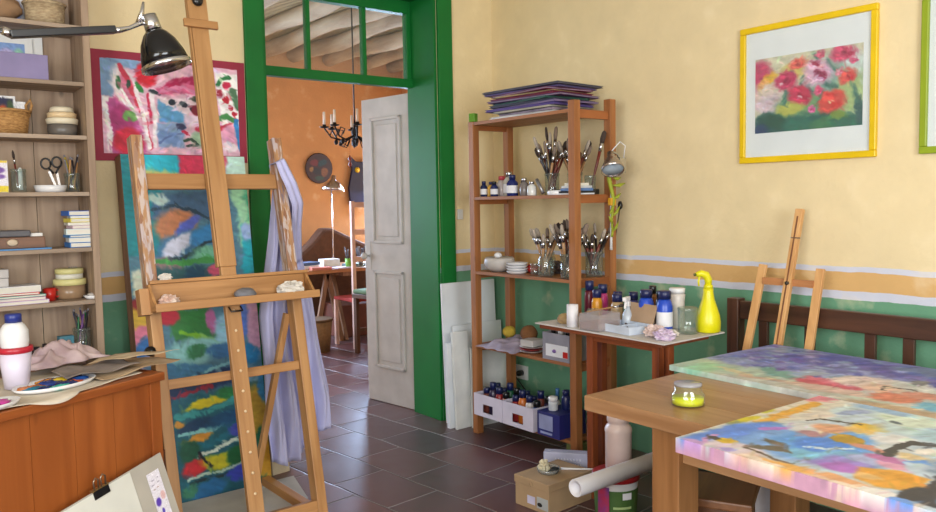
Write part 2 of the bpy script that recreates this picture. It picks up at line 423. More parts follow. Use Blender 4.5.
# leaf built in its own frame: x along the leaf, hinge at x=0
LW, LH = .515, 2.115
lf.box(0, LW, -th, 0, .003, LH)
leaf = lf.obj('door_leaf', WHITEWD, door, bevel=.002)
leaf.location = (2.955, YF + .305, 0); leaf.rotation_euler = (0, 0, math.radians(97.5))
leaf['label'] = 'pale grey white panelled door leaf standing open'
pn = MB()
for z0, z1 in ((.25, .93), (1.12, 1.98)):
    for (a, b_, c, d) in ((.10, .12, z0, z1), (LW - .12, LW - .10, z0, z1), (.10, LW - .10, z0, z0 + .02), (.10, LW - .10, z1 - .02, z1)):
        pn.box(a, b_, 0, .014, c, d); pn.box(a, b_, -th - .012, -th, c, d)
    pn.box(.15, LW - .15, 0, .006, z0 + .05, z1 - .05)
pm = pn.obj('panel_moulding', WHITEWD, door, bevel=.003); pm.parent = leaf
kb = MB().lathe([(.006, 0), (.006, .03), (.022, .035), (.026, .05), (.015, .062), (0, .063)], M=Matrix.Translation((LW - .045, 0, 1.03)) @ Matrix.Rotation(-PI / 2, 4, 'X'))
kb.box(LW - .065, LW - .025, 0, .004, .93, 1.13)
k_ = kb.obj('door_knob', WHITEWD, door); k_.parent = leaf

# light switch and socket
SW = mat('white_plastic', (215, 215, 212), 0.35, var=.02)
o = MB().box(3.045, 3.085, YF - .012, YF, 1.285, 1.35).obj('light_switch', SW, bevel=.003)
o.data.transform(Matrix.Translation((.045, 0, 0)))
tag(o, 'small white light switch on the wall beside the green doorway', 'light switch')
sk = thing('wall_socket', 'white wall socket plate low on the green wall inside the shelving', 'socket', (XR, 3.80, .29))
MB().box(-.012, 0, -.09, .09, -.045, .045).obj('face_plate', SW, sk, bevel=.003)
MB().lathe([(.022, 0), (.022, .005)], M=Matrix.Translation((-.012, .04, 0)) @ Matrix.Rotation(-PI / 2, 4, 'Y')).obj('outlet', mat('socket_dark', (60, 60, 60), .5), sk)
BLK = mat('black_plastic', (22, 22, 24), 0.3, var=.05)
pl = thing('power_plug', 'black plug with a dark cord pushed into the wall socket', 'plug', (XR - .018, 3.755, .29))
MB().lathe([(.019, 0), (.019, .03), (.010, .05), (.006, .055)], M=Matrix.Rotation(-PI / 2, 4, 'Y'), seg=14).obj('plug_body', BLK, pl)
MB().tube([(-.052, 0, 0), (-.08, -.03, -.01), (-.09, -.15, -.09), (-.08, -.33, -.17), (-.07, -.5, -.21), (-.07, -.7, -.282)], .005, 8).obj('cord', BLK, pl)

# ---- the room beyond
fw = MB()
for (a, b_, c, d) in ((.6, 1.5, 0, 3.3), (3.3, 5.02, 0, 3.3), (5.55, 6.2, 0, 3.3), (1.5, 3.3, 0, .7), (1.5, 3.3, 2.5, 3.3), (5.02, 5.55, 0, .7), (5.02, 5.55, 2.3, 3.3)): fw.box(a, b_, 8.4, 8.6, c, d)
struct(fw.obj('wall_far_back', W_ORANGE), 'orange limewashed wall of the room beyond the doorway')
wall_x('wall_far_right', 5.6, .2, YF + .3, 8.4, 3.3, (5.3, 7.4, .9, 2.5), W_ORANGE)
wall_x('wall_far_left', .4, .2, YF + .3, 8.6, 3.3, (5.5, 7.5, .8, 2.4), W_ORANGE)
fb = MB().box(.4, DL, YF + .3, YF + .32, 0, 3.3).box(DR + .06, 5.6, YF + .3, YF + .32, 0, 3.3).box(DL, DR + .06, YF + .3, YF + .32, 2.72, 3.3)
struct(fb.obj('wall_far_front', W_ORANGE))
# cane ceiling and round timber beams
def cane_mat():
    m, nt, N, L, b = base('cane_lath')
    tc = N.new('ShaderNodeTexCoord'); wv = N.new('ShaderNodeTexWave'); wv.bands_direction = 'Y'; wv.inputs['Scale'].default_value = 6.5
    wv.inputs['Distortion'].default_value = 0.6; wv.inputs['Detail'].default_value = 1
    L.new(tc.outputs['Object'], wv.inputs['Vector'])
    cr = N.new('ShaderNodeValToRGB'); cr.color_ramp.elements[0].color = rgb((92, 66, 40)); cr.color_ramp.elements[1].color = rgb((214, 184, 128))
    cr.color_ramp.elements[0].position = .25; cr.color_ramp.elements[1].position = .55
    L.new(wv.outputs['Color'], cr.inputs['Fac']); L.new(cr.outputs[0], b.inputs['Base Color']); b.inputs['Roughness'].default_value = .7
    bp = N.new('ShaderNodeBump'); bp.inputs['Strength'].default_value = .8; bp.inputs['Distance'].default_value = .012
    L.new(wv.outputs['Fac'], bp.inputs['Height']); L.new(bp.outputs['Normal'], b.inputs['Normal'])
    return m
cm = MB()
struct(MB().box(.4, 5.8, YF + .3, 8.6, 3.16, 3.2).obj('ceiling_far', cane_mat()), 'cane lath ceiling of the far room')
BEAM = mat('pale_timber_beam', (206, 184, 152), .8, c2=(158, 132, 104), scale=3, stretch=(3, .6, 3), bump=.3)
for i, x in enumerate((1.20, 1.75, 2.30, 2.80, 3.28, 3.72, 4.14, 4.58, 5.05, 5.45)):
    rd = random.Random(i + 3); pts = []; rr = []
    for k in range(13):
        pts.append((x + .03 * math.sin(k * .9 + i * 2), YF + .34 + k * .335, 3.085 + .012 * math.sin(k * 1.3 + i))); rr.append(.074 + .008 * rd.random() + .008 * math.sin(k * .8 + i))
    b_ = MB().tube(pts, rr, 16).obj('trim_%d' % (i + 3), BEAM)
    struct(b_, 'rough round timber ceiling beam in the far room')

# ================================================================== FURNISHINGS OF THE FAR ROOM
PINE_Y = wood('pine_far_x', (186, 130, 78), (150, 96, 52), 'x'); TREST = wood('trestle_timber', (150, 112, 80), (110, 78, 54), 'z')
t = thing('trestle_table', 'wooden trestle work table seen through the doorway', 'table', (4.15, 7.40, 0), 0)
MB().box(-.75, .75, -.40, .40, .71, .745).obj('table_top', PINE_Y, t, bevel=.003)
for sx in (-.18, .62):
    for (y0, y1) in ((-.32, -.05), (.32, .05)):
        MB().beam((sx, y0, 0), (sx, y1, .69), .05, .035, (1, 0, 0)).obj('leg', TREST, t)
    MB().box(sx - .05, sx + .05, -.38, .38, .67, .709).obj('trestle_head', TREST, t)
for sx in (-.52,):
    MB().beam((sx, -.3, 0), (sx + .15, -.3, .69), .045, .03, (0, 1, 0)).obj('leg', TREST, t)
    MB().beam((sx + .30, -.3, 0), (sx + .16, -.3, .69), .045, .03, (0, 1, 0)).obj('leg', TREST, t)
# things on the trestle table
c = [((232, 232, 235), 3.62, 7.28, .26, .18, .035), ((70, 95, 130), 3.66, 7.30, .22, .16, .03), ((235, 238, 240), 3.95, 7.36, .18, .14, .08), ((120, 150, 160), 4.15, 7.20, .2, .14, .03), ((190, 110, 90), 3.70, 7.08, .2, .14, .025), ((205, 190, 200), 3.95, 7.08, .24, .16, .012)]
labs = ['white book or pad lying on the far trestle table at its left end', 'blue book on top of the white pad on the far trestle table', 'tall white box of paper on the far trestle table', 'grey blue box beside the green cup on the far table', 'terracotta coloured book lying at the front edge of the far table', 'pale lilac paper lying near the front edge of the far table']
nm = ['sketch_pad', 'book', 'paper_box', 'small_box', 'book', 'paper_sheet']; ct = ['pad', 'book', 'box', 'box', 'book', 'paper']
for i, (cc, x, y, w_, d_, h_) in enumerate(c):
    z = .746 + (.036 if i == 1 else 0)
    o = MB().box(-w_ / 2, w_ / 2, -d_ / 2, d_ / 2, 0, h_).obj(nm[i], mat('far_item_%d' % i, cc, .6), bevel=.002)
    tag(o, labs[i], ct[i], loc=(x, y, z), rz=(8, 12, -5, 3, -14, 6)[i])
cup = thing('green_cup', 'lime green cup full of brushes on the far trestle table', 'cup', (4.02, 7.07, .746))
MB().lathe([(.032, 0), (.042, .095), (.039, .095), (.030, .006), (0, .006)], seg=20).obj('cup_body', mat('lime_plastic', (120, 175, 60), .4), cup)
for i in range(5):
    a = i * 1.25
    MB().tube([(.012 * math.cos(a), .012 * math.sin(a), .012), (.04 * math.cos(a), .04 * math.sin(a), .17 + .02 * (i % 3))], [.004, .007], 6).obj('brush', mat('dark_brush', (70, 60, 62), .5), cup)
gl = thing('glass_jar', 'jar of dark brushes beside the green cup on the far table', 'jar', (4.17, 7.09, .746))
MB().lathe([(.033, 0), (.033, .08), (.030, .08), (.030, .005), (0, .005)]).obj('jar_body', glass('jar_glass'), gl)
for i in range(6):
    a = i * 1.05 + .3
    MB().tube([(.01 * math.cos(a), .01 * math.sin(a), .012), (.045 * math.cos(a), .045 * math.sin(a), .19 + .02 * (i % 2))], [.004, .008], 6).obj('brush', mat('dark_brush', (70, 60, 62), .5), gl)
# brown upholstered back / cushion behind the table
o = MB().prism([(-.55, 0), (.66, 0), (.66, .90), (.42, 1.00), (.16, 1.12), (.04, 1.13), (-.10, .98), (-.28, .84), (-.55, .76)], -.09, .09, Matrix.Rotation(PI / 2, 4, 'X')).obj('armchair', mat('brown_weave', (92, 62, 44), .9, scale=30), None, bevel=.04)
tag(o, 'dark brown peaked back of a seat behind the far trestle table', 'armchair', loc=(4.18, 8.05, 0))
# red storage under the table and basket
o = MB().box(-.3, .3, -.2, .2, 0, .34).obj('storage_box', mat('russet_box', (110, 62, 46), .7), bevel=.01); tag(o, 'russet storage box under the far trestle table', 'box', loc=(4.3, 7.42, 0))
bk = thing('waste_basket', 'brown waste basket on the floor below the far table', 'basket', (3.47, 6.75, 0))
MB().lathe([(.12, 0), (.15, .30), (.142, .30), (.112, .012), (0, .012)], seg=20).obj('basket_body', mat('basket_brown', (128, 98, 62), .8, scale=40, bump=.4), bk)
MB().lathe([(.148, .0), (.156, .005), (.156, .02), (.148, .025)], c=(0, 0, .29)).obj('rim', mat('basket_rim', (100, 74, 46), .8), bk)
# ladder back chair painted pale pink, stool with green cushion
PINK = mat('pale_pink_paint', (222, 186, 170), .5)
ch = thing('ladder_back_chair', 'pale pink painted ladder back chair half hidden by the open door', 'chair', (4.00, 6.78, 0), 0)
for x in (-.20, .20):
    MB().box(x - .018, x + .018, -.20, -.165, 0, 1.42 if x < 0 else 1.42).obj('leg', PINK, ch, bevel=.003)
    MB().box(x - .018, x + .018, .165, .20, 0, .45).obj('leg', PINK, ch, bevel=.003)
for z in (1.36, 1.10, .84): MB().box(-.182, .182, -.192, -.172, z, z + .05).obj('slat', PINK, ch, bevel=.003)
MB().box(-.21, .21, -.163, .21, .45, .48).obj('seat', mat('red_seat', (165, 52, 44), .8), ch, bevel=.006)
st = thing('side_stool', 'dark wooden stool with green cushion beside the far table', 'stool', (3.86, 6.30, 0), 10)
DKW = wood('dark_far_wood', (98, 66, 44), (70, 44, 28), 'z')
for sx in (-.13, .13):
    for sy in (-.13, .13): MB().box(sx - .02, sx + .02, sy - .02, sy + .02, 0, .52).obj('leg', DKW, st, bevel=.003)
MB().box(-.16, .16, -.16, .16, .52, .56).obj('seat', DKW, st, bevel=.004)
MB().box(-.155, .155, -.155, .155, .561, .60).obj('cushion', mat('sage_cushion', (104, 130, 96), .9), st, bevel=.015)
sr = MB()
for sy in (-.13, .13): sr.box(-.11, .11, sy - .012, sy + .012, .2, .23)
sr.obj('stretcher', DKW, st)
# round collage disc on the far wall
d = thing('wall_plate', 'round dark multicoloured plate hanging on the orange far wall', 'wall plate', (4.40, 8.385, 1.815))
dd = painted('plate_face', .34, .34, 40, 40, paint_mat('paint_gloss', .3), d, (60, 28, 28),
    [('e', .3, .3, .16, .12, 20, (110, 34, 40)), ('e', .65, .3, .2, .1, -30, (30, 60, 70)), ('e', .4, .6, .18, .12, 10, (36, 28, 34)), ('e', .7, .65, .14, .16, 0, (130, 80, 44)), ('e', .5, .85, .2, .08, 0, (44, 70, 58)), ('e', .2, .55, .08, .1, 0, (150, 110, 56))], seed=4,
    to=lambda x, y, z: (-.0 + (x - .17) * math.sqrt(max(0, 1 - ((z - .17) / .17) ** 2 / 2)), -.012 + y, (z - .17) * math.sqrt(max(0, 1 - ((x - .17) / .17) ** 2 / 2))))
MB().lathe([(.175, 0), (.178, .006), (.165, .01), (0, .01)], M=Matrix.Rotation(PI / 2, 4, 'X')).obj('plate_rim', mat('plate_dark', (60, 36, 34), .4), d)
# chandelier
IRON = mat('black_iron', (34, 30, 30), .5, metal=.6)
cd = thing('chandelier', 'dark iron candle chandelier hanging in the far room', 'chandelier', (3.27, 5.6, 1.95))
MB().tube([(0, 0, .02), (0, 0, 1.21)], .006, 6).obj('chain', IRON, cd)
MB().lathe([(0, -.10), (.02, -.09), (.03, -.05), (.012, -.02), (.03, .02), (.012, .06), (.006, .12)], seg=12).obj('stem', IRON, cd)
for k in range(8):
    a = k * PI / 4 + .35; ca, sa = math.cos(a), math.sin(a)
    arm = MB().tube([(0, 0, 0), (.10 * ca, .10 * sa, -.05), (.19 * ca, .19 * sa, -.02), (.24 * ca, .24 * sa, .05)], .007, 6)
    arm.tube([(.06 * ca, .06 * sa, -.04), (.09 * ca, .09 * sa, -.10), (.13 * ca, .13 * sa, -.08)], .004, 6)
    arm.tube([(.20 * ca, .20 * sa, -.01), (.17 * ca, .17 * sa, .05), (.12 * ca, .12 * sa, .04), (.14 * ca, .14 * sa, .0)], .005, 6).ball((.15 * ca, .15 * sa, -.06), .016, 1, 1, 1.4)
    am = arm.obj('arm', IRON, cd)
    q = MB().lathe([(.008, 0), (.035, .006), (.037, .014), (.014, .012), (.014, .03), (0, .03)], c=(.24 * ca, .24 * sa, .05), seg=12).obj('drip_pan', IRON, cd); q.parent = am
    q = MB().lathe([(.010, 0), (.010, .10), (0, .102)], c=(.24 * ca, .24 * sa, .08), seg=10).obj('candle', mat('candle_wax', (235, 228, 215), .5), cd); q.parent = am
MB().lathe([(0, 0), (.016, .02), (.008, .05), (.016, .07), (0, .10)], c=(-.12, -.12, -.27), seg=10).tube([(-.12, -.12, -.17), (-.11, -.11, -.05)], .0015, 5).obj('pendant', mat('red_glass', (120, 40, 40), .2), cd)
MB().lathe([(0, 0), (.02, .02), (.01, .05), (0, .09)], c=(.08, -.12, -.20), seg=10).tube([(.08, -.12, -.12), (.08, -.1, -.05)], .0015, 5).obj('pendant', IRON, cd)
# metal dome lamp and blue figure
CHR = mat('chrome', (205, 205, 208), .18, metal=1.0, var=.02)
lp = thing('dome_lamp', 'chrome dome desk lamp standing on the far table', 'lamp', (4.12, 7.58, .746))
MB().lathe([(.07, 0), (.07, .015), (.02, .02), (0, .021)]).obj('lamp_base', CHR, lp)
MB().tube([(0, 0, .02), (.03, .05, .45), (.02, .04, .80)], .007, 8).obj('lamp_arm', CHR, lp)
MB().lathe([(.125, 0), (.115, .035), (.08, .085), (.03, .12), (.022, .165), (0, .17), ], seg=28, M=Matrix.Translation((.0, -.02, .79)) @ Matrix.Rotation(.12, 4, 'Y')).obj('lamp_shade', CHR, lp)
fg = thing('cat_figure', 'deep blue cat shaped wall ornament with a yellow spot in the far room', 'ornament', (4.93, 8.37, 1.38))
MB().prism([(-.14, 0), (.14, 0), (.16, .25), (.10, .42), (.11, .58), (.05, .52), (-.05, .52), (-.12, .58), (-.11, .42), (-.16, .2)], 0, .03, Matrix.Rotation(PI / 2, 4, 'X')).obj('body', mat('cobalt_paint', (18, 24, 66), .5), fg, bevel=.008)
MB().lathe([(.035, 0), (.03, .012), (0, .014)], M=Matrix.Translation((-.04, -.03, .42)) @ Matrix.Rotation(PI / 2, 4, 'X')).obj('spot', mat('yellow_spot', (225, 190, 40), .4), fg)

# ================================================================== LEFT BOOKCASE AND WHAT STANDS ON IT
GREYWD = wood('grey_board_upright', (176, 152, 128), (138, 114, 94), 'z', .7, knots=True)
GREYWX = wood('grey_board_shelf', (180, 160, 140), (140, 120, 102), 'x', .7)
bc = thing('bookcase', 'tall weathered grey brown wooden bookcase against the back wall at left', 'bookcase', (0, 0, 0))
BX0, BX1, BY0, BY1 = -.62, .89, 3.78, 4.025
MB().box(BX1 - .03, BX1, BY0, BY1 - .012, 0, 2.6).obj('side_panel', GREYWD, bc, bevel=.002)
MB().box(BX0, BX0 + .03, BY0, BY1 - .012, 0, 2.6).obj('side_panel', GREYWD, bc, bevel=.002)
bp_ = MB(); xs = BX0
while xs < BX1 - .01:
    w_ = min(.187, BX1 - xs); bp_.box(xs, xs + w_ - .003, BY1 - .012, BY1, 0, 2.6); xs += w_
bp_.obj('back_panel', GREYWD, bc)
SHZ = [2.438, 2.19, 1.947, 1.716, 1.47, 1.225, .992, .75, .50, .25, .08]
for z in SHZ: MB().box(BX0 + .031, BX1 - .031, BY0 + .002, BY1 - .013, z - .018, z).obj('shelf', GREYWX, bc, bevel=.002)
def px(p): return .50 + .0042 * p
WICK = mat('wicker', (196, 150, 92), .8, c2=(140, 98, 52), scale=60, bump=.8, stretch=(1, 1, 3))
WICK2 = mat('pale_wicker', (192, 172, 138), .85, c2=(146, 122, 92), scale=50, bump=.8, stretch=(1, 1, 3))
def basket(name, label, x, y, z, r0, r1, h, m, sx=1, sy=1, handle=False):
    t = thing(name, label, 'basket', (x, y, z))
    MB().lathe([(r0, 0), (r1, h), (r1 - .008, h), (r0 - .006, .008), (0, .008)], seg=28, sx=sx, sy=sy).obj('basket_body', m, t)
    rb = MB(); rb.tube([(r1 * sx * math.cos(a * PI / 12), r1 * sy * math.sin(a * PI / 12), h) for a in range(25)], .007, 6, cap=False); rb.obj('rim', m, t)
    if handle: MB().tube([(r1 * sx - .005, 0, h * .8), (r1 * sx + .008, 0, h + .03), (r1 * sx + .004, .0, h + .055), (r1 * sx - .015, 0, h + .03), (r1 * sx - .012, 0, h * .8)], .006, 6).obj('handle', m, t)
    return t
# top visible shelf
basket('round_basket', 'pale woven basket on the highest visible bookcase shelf', px(57), 3.895, 2.191, .075, .082, .095, WICK2, 1, .9)
rk = MB().ball((0, 0, .055), .1, 1.0, .75, .56, .16, 18, 12, 5).obj('driftwood', mat('brown_stone', (150, 118, 88), .9, scale=12, bump=.6)); tag(rk, 'rough brown driftwood lump beside the pale basket on the highest visible shelf', 'driftwood', loc=(px(12), 3.90, 2.196))
pc = thing('picture_card', 'white card with a blue blot standing behind the pale basket', 'card', (px(41), 3.99, 2.191)); 
painted('card_face', .21, .17, 30, 24, paint_mat('paint_flat', .7), pc, (228, 228, 232), [('e', .35, .55, .12, .25, 10, (60, 80, 160)), ('e', .75, .6, .14, .2, 0, (130, 105, 95)), ('e', .75, .62, .07, .1, 0, (60, 50, 60))], seed=3, to=lambda x, y, z: (x - .105, y, z))
MB().box(-.105, .105, .001, .004, 0, .17).obj('card_back', mat('card_white', (225, 225, 222), .8, var=.02), pc)
# shelf with lilac box and framed cards
o = MB().box(-.125, .115, -.08, .08, 0, .105).obj('lilac_box', mat('lilac_board', (136, 126, 166), .7, var=.06), bevel=.002); tag(o, 'long lilac cardboard box on the second visible shelf', 'box', loc=(px(26), 3.88, 1.948))
for i, (x, w_, h_, y, cc) in enumerate(((px(20), .23, .20, 3.985, 0), (px(34), .20, .215, 4.0, 1))):
    t = thing('framed_card', ('white framed blue watercolour standing behind the lilac box', 'plain white card leaning at the back right of the lilac box')[i], 'card', (x, y, 1.948))
    MB().box(-w_ / 2, w_ / 2, 0, .006, 0, h_).obj('mount', mat('card_white', (225, 225, 222), .8, var=.02), t)
    if i == 0:
        painted('print', .17, .11, 24, 16, paint_mat('paint_flat', .7), t, (120, 150, 200), [('e', .6, .5, .2, .3, 0, (170, 160, 200)), ('e', .25, .6, .2, .25, 0, (70, 120, 190)), ('e', .85, .4, .1, .2, 0, (140, 190, 170))], seed=8, to=lambda x, y, z: (x - .085, y - .001, z + .065))
# shelf with wicker basket, cards and stacked jar
t = basket('wicker_basket', 'honey coloured wicker basket holding picture cards', px(15), 3.895, 1.717, .085, .098, .10, WICK, 1.0, .85, True)
for i, (x, w_, h_, cc, st_) in enumerate((( -.02, .125, .155, (40, 40, 70), [('e', .55, .55, .16, .3, 15, (210, 90, 40)), ('e', .6, .75, .1, .15, 0, (230, 180, 50)), ('e', .85, .4, .12, .3, 0, (60, 80, 50)), ('e', .2, .3, .15, .2, 0, (50, 60, 140))]), (.055, .055, .135, (225, 225, 228), [('e', .5, .45, .25, .2, 0, (190, 50, 60))]))):
    q = thing('picture_card', ('dark flower picture card standing in the wicker basket', 'small white card with a red mark in the wicker basket')[i], 'card', (px(15) + x, 3.885 + .012 * i, 1.726))
    MB().box(-w_ / 2, w_ / 2, .001, .004, 0, h_).obj('card_back', mat('card_white', (225, 225, 222), .8, var=.02), q)
    painted('card_face', w_, h_, 24, 24, paint_mat('paint_flat', .7), q, (228, 228, 230), [('q', [(.06, .05), (.94, .05), (.94, .95), (.06, .95)], cc)] + st_, seed=12 + i, to=lambda x, y, z, w_=w_: (x - w_ / 2, y, z))
GLZ = mat('grey_glaze', (104, 98, 92), .35, var=.08); CRM = mat('cream_ceramic', (226, 216, 190), .4, var=.03); CRM2 = mat('ochre_ceramic', (222, 196, 154), .4, var=.03)
t = thing('stacked_crock', 'grey crock capped by a stack of cream bowls', 'crock', (px(68), 3.895, 1.717))
MB().lathe([(.052, 0), (.060, .02), (.060, .052), (0, .052)]).obj('crock_body', GLZ, t)
MB().lathe([(.062, .053), (.066, .075), (.058, .08), (0, .08)]).obj('bowl', CRM, t)
MB().lathe([(.058, .081), (.060, .10), (.053, .105), (0, .105)]).obj('bowl', CRM2, t)
MB().lathe([(.050, .106), (.046, .125), (.036, .13), (0, .13)]).obj('bowl', CRM, t)
# shelf with scissors
t = thing('paint_packet', 'purple and white upright packet with a yellow foot at the left of the scissors shelf', 'packet', (px(6), 3.87, 1.471))
painted('packet_front', .07, .135, 20, 36, paint_mat('paint_flat', .7), t, (228, 224, 232), [('q', [(0, 0), (1, 0), (1, .08), (0, .08)], (230, 200, 60)), ('q', [(0, .80), (1, .80), (1, 1), (0, 1)], (228, 206, 60)), ('e', .45, .3, .4, .1, 0, (120, 84, 160)), ('e', .5, .5, .35, .08, 0, (130, 96, 170)), ('e', .3, .68, .2, .06, 0, (110, 80, 150))], seed=5, warp=.006, to=lambda x, y, z: (x - .035, y - .0005, z))
MB().box(-.035, .035, 0, .045, 0, .135).obj('packet_body', mat('packet_white', (226, 222, 228), .7), t)
JG = glass('jar_glass')
def jar(name, label, cat, loc, r, h, group=None, neck=.0, m=None, water=None):
    t = thing(name, label, cat, loc, 0, group)
    if neck:
        pr = [(r * .9, 0), (r, .006), (r, h * .72), (r * .78, h * .82), (r * .78, h), (r * .72, h), (r * .72, h * .83), (r * .93, h * .72), (r * .93, .008), (0, .008)]
    else:
        pr = [(r * .92, 0), (r, .006), (r, h), (r * .94, h), (r * .94, .008), (0, .008)]
    MB().lathe(pr, seg=20).obj('jar_body', m or JG, t)
    MB().lathe([(r * (.8 if neck else 1.01), h - .014), (r * (.86 if neck else 1.06), h - .010), (r * (.86 if neck else 1.06), h - .004), (r * (.8 if neck else 1.01), h)], seg=20).obj('jar_rim', m or JG, t)
    if water: MB().lathe([(0, .010), (r * .90, .010), (r * .90, water[0]), (0, water[0])], seg=20).obj('water', water[1], t)
    return t
BW = [wood('brush_wood_red', (120, 44, 30), (90, 30, 22), 'z', .3), wood('brush_wood_tan', (170, 130, 86), (140, 100, 62), 'z', .4), mat('brush_black', (34, 30, 32), .35), mat('brush_cream', (200, 188, 166), .4)]
BR = [mat('bristle_dark', (62, 50, 44), .9, scale=80), mat('bristle_grey', (128, 112, 100), .9, scale=80), mat('bristle_white', (166, 154, 140), .9, scale=80)]
_bt = {}
def brush(label, loc, tilt, head, L=.24, kind=0, br=0, wd=.010, group=None, flip=False, loc2=None):
    """brush standing on its handle end, leaning 'tilt' degrees towards heading 'head'"""
    key = (kind, br, round(L, 2), round(wd, 3), flip)
    rot = (Matrix.Rotation(math.radians(head), 4, 'Z') @ Matrix.Rotation(math.radians(tilt), 4, 'Y')).to_euler()
    if key in _bt: return dup(_bt[key], label, loc, group=group, rot=rot)
    t = thing('paint_brush', label, 'paint brush', loc, 0, group); t.rotation_euler = rot
    a, b_ = .68 * L, .80 * L
    MB().lathe([(.0015, 0), (.0028, .02), (wd * .32, a * .6), (wd * .36, a), (0, a)], seg=8).obj('handle', BW[kind], t)
    MB().lathe([(wd * .40, a - .004), (wd * .45, b_), (0, b_)], seg=8).obj('ferrule', CHR, t)
    MB().lathe([(wd * .44, b_), (wd * .62, b_ + .35 * (L - b_)), (wd * .50, L - .01), (wd * .15, L), (0, L)], seg=8, sy=.7).obj('bristles', BR[br], t)
    _bt[key] = t
    return t
jar('glass_jar', 'glass jar with a red handled brush beside the purple packet', 'jar', (px(24), 3.88, 1.471), .030, .10)
brush('red handled brush in the jar beside the purple packet', (px(24), 3.88, 1.482), 6, 190, .17, 0, 0, .010)
MBt = thing('white_tube', 'white tube standing in the jar beside the purple packet', 'tube', (px(25.5), 3.872, 1.482))
MB().lathe([(.009, 0), (.009, .085), (.004, .095), (0, .095)], seg=10).obj('tube_body', mat('white_gloss', (228, 228, 230), .25, var=.02), MBt)
t = thing('white_dish', 'shallow white dish holding black scissors', 'dish', (px(53), 3.88, 1.471))
MB().lathe([(.058, 0), (.066, .03), (.061, .03), (.052, .006), (0, .006)], seg=26).obj('dish_body', mat('white_gloss', (228, 228, 230), .25, var=.02), t)
t = thing('scissors', 'black handled scissors standing open in the white dish', 'scissors', (px(60), 3.885, 1.478))
sc_ = MB(); sc_.beam((-.0, 0, .0), (-.03, 0, .085), .010, .002, (0, 1, 0)); sc_.obj('blade', CHR, t)
sc_ = MB(); sc_.beam((.012, .003, .0), (-.0, .003, .085), .010, .002, (0, 1, 0)); sc_.obj('blade', CHR, t)
for (cx_, cz_) in ((-.042, .118), (.002, .125)):
    MB().tube([(cx_ + .019 * math.cos(a * PI / 8), 0, cz_ + .023 * math.sin(a * PI / 8)) for a in range(17)], .0045, 6).tube([(cx_ + .01, 0, cz_ - .018), (-.012 if cx_ < -.02 else -.005, 0, .075)], .005, 6).obj('handle', BLK, t)
jar('glass_jar', 'glass jar of pencils at the right end of the scissors shelf', 'jar', (px(75), 3.895, 1.471), .032, .085)
PEN = [mat('pencil_tan', (190, 140, 90), .5), mat('pencil_dark', (50, 44, 48), .5), mat('pencil_yellow', (215, 190, 60), .5), mat('pencil_grey', (130, 126, 130), .4)]
def pencil(label, loc, tilt, head, L, m, group):
    t = thing('pencil', label, 'pencil', loc, 0, group); t.rotation_euler = (Matrix.Rotation(math.radians(head), 4, 'Z') @ Matrix.Rotation(math.radians(tilt), 4, 'Y')).to_euler()
    MB().lathe([(.0012, 0), (.0038, .012), (.0038, L), (0, L)], seg=7).obj('barrel', m, t); MB().lathe([(.0042, L - .008), (.0042, L + .004), (0, L + .005)], seg=7).obj('cap', PEN[3], t)
    return t
for i in range(6):
    a = i * 60 + 10
    pencil('pencil or brush leaning in the glass jar at the right of the scissors shelf', (px(75) + .018 * math.cos(math.radians(a - 100)), 3.895 + .018 * math.sin(math.radians(a - 100)), 1.481), 15, a + 30, .135 + .012 * (i % 3), PEN[i % 4], 'pencils in the right jar of the scissors shelf')
# shelf with wooden box and book stack
t = thing('wooden_box', 'brown wooden box with a pale rosette clasp on the shelf of the small book stack', 'box', (px(18), 3.885, 1.232))
MB().box(-.13, .105, -.065, .065, 0, .048).obj('box_body', wood('box_brown', (128, 90, 66), (98, 66, 46), 'x'), t, bevel=.003)
MB().lathe([(.016, 0), (.012, .004), (0, .005)], sx=1.4, M=Matrix.Translation((-.02, -.065, .026)) @ Matrix.Rotation(PI / 2, 4, 'X')).obj('rosette', mat('pale_rosette', (206, 186, 160), .6), t)
o = MB().box(-.14, .06, -.06, .06, 0, .028).obj('dark_case', mat('slate_case', (84, 82, 86), .5), bevel=.005); tag(o, 'dark grey flat case lying on the brown wooden box', 'case', loc=(px(16), 3.885, 1.281))
o = MB().box(-.03, .03, -.04, .04, 0, .014).obj('paper_pad', mat('pad_white', (222, 220, 216), .7), bevel=.001); tag(o, 'small white pad at the right end of the brown wooden box', 'pad', loc=(px(34.5), 3.88, 1.281))
o = MB().box(-.16, .10, -.07, .07, 0, .006).obj('blue_folder', mat('blue_card', (84, 140, 196), .6)); tag(o, 'flat blue folder lying under the brown wooden box', 'folder', loc=(px(24), 3.872, 1.2255))
bs = [((60, 120, 190), .115, .022, 2), ((216, 222, 226), .12, .020, -3), ((70, 130, 190), .11, .012, 4), ((208, 226, 228), .125, .026, -6), ((224, 196, 206), .10, .014, 3), ((222, 220, 214), .105, .012, -2), ((226, 210, 90), .11, .018, 5), ((214, 220, 230), .10, .010, -4), ((52, 104, 190), .115, .022, 6)]
z = 1.2255
col_ = ['blue', 'white', 'bright blue', 'pale aqua', 'pale pink', 'off white', 'yellow', 'light grey', 'deep blue']
for i, (cc, w_, h_, rz_) in enumerate(bs):
    t = thing('small_book', '%s paperback, %s of the small stack at the right end of the shelf' % (col_[i], ['lowest', 'second', 'third', 'fourth', 'middle', 'sixth', 'seventh', 'eighth', 'topmost'][i]), 'book', (px(79) + .006 * math.sin(i * 2.1), 3.865, z), rz_, 'small book stack on the bookcase')
    MB().box(-w_ / 2, w_ / 2, -.05, .05, 0, h_).obj('cover', mat('book_c%d' % i, cc, .6, var=.04), t, bevel=.001)
    MB().box(-w_ / 2 + .004, w_ / 2 - .004, -.0506, .045, .003, h_ - .003).obj('page_block', mat('pages', (222, 218, 206), .8, var=.05), t)
    z += h_ + .0008
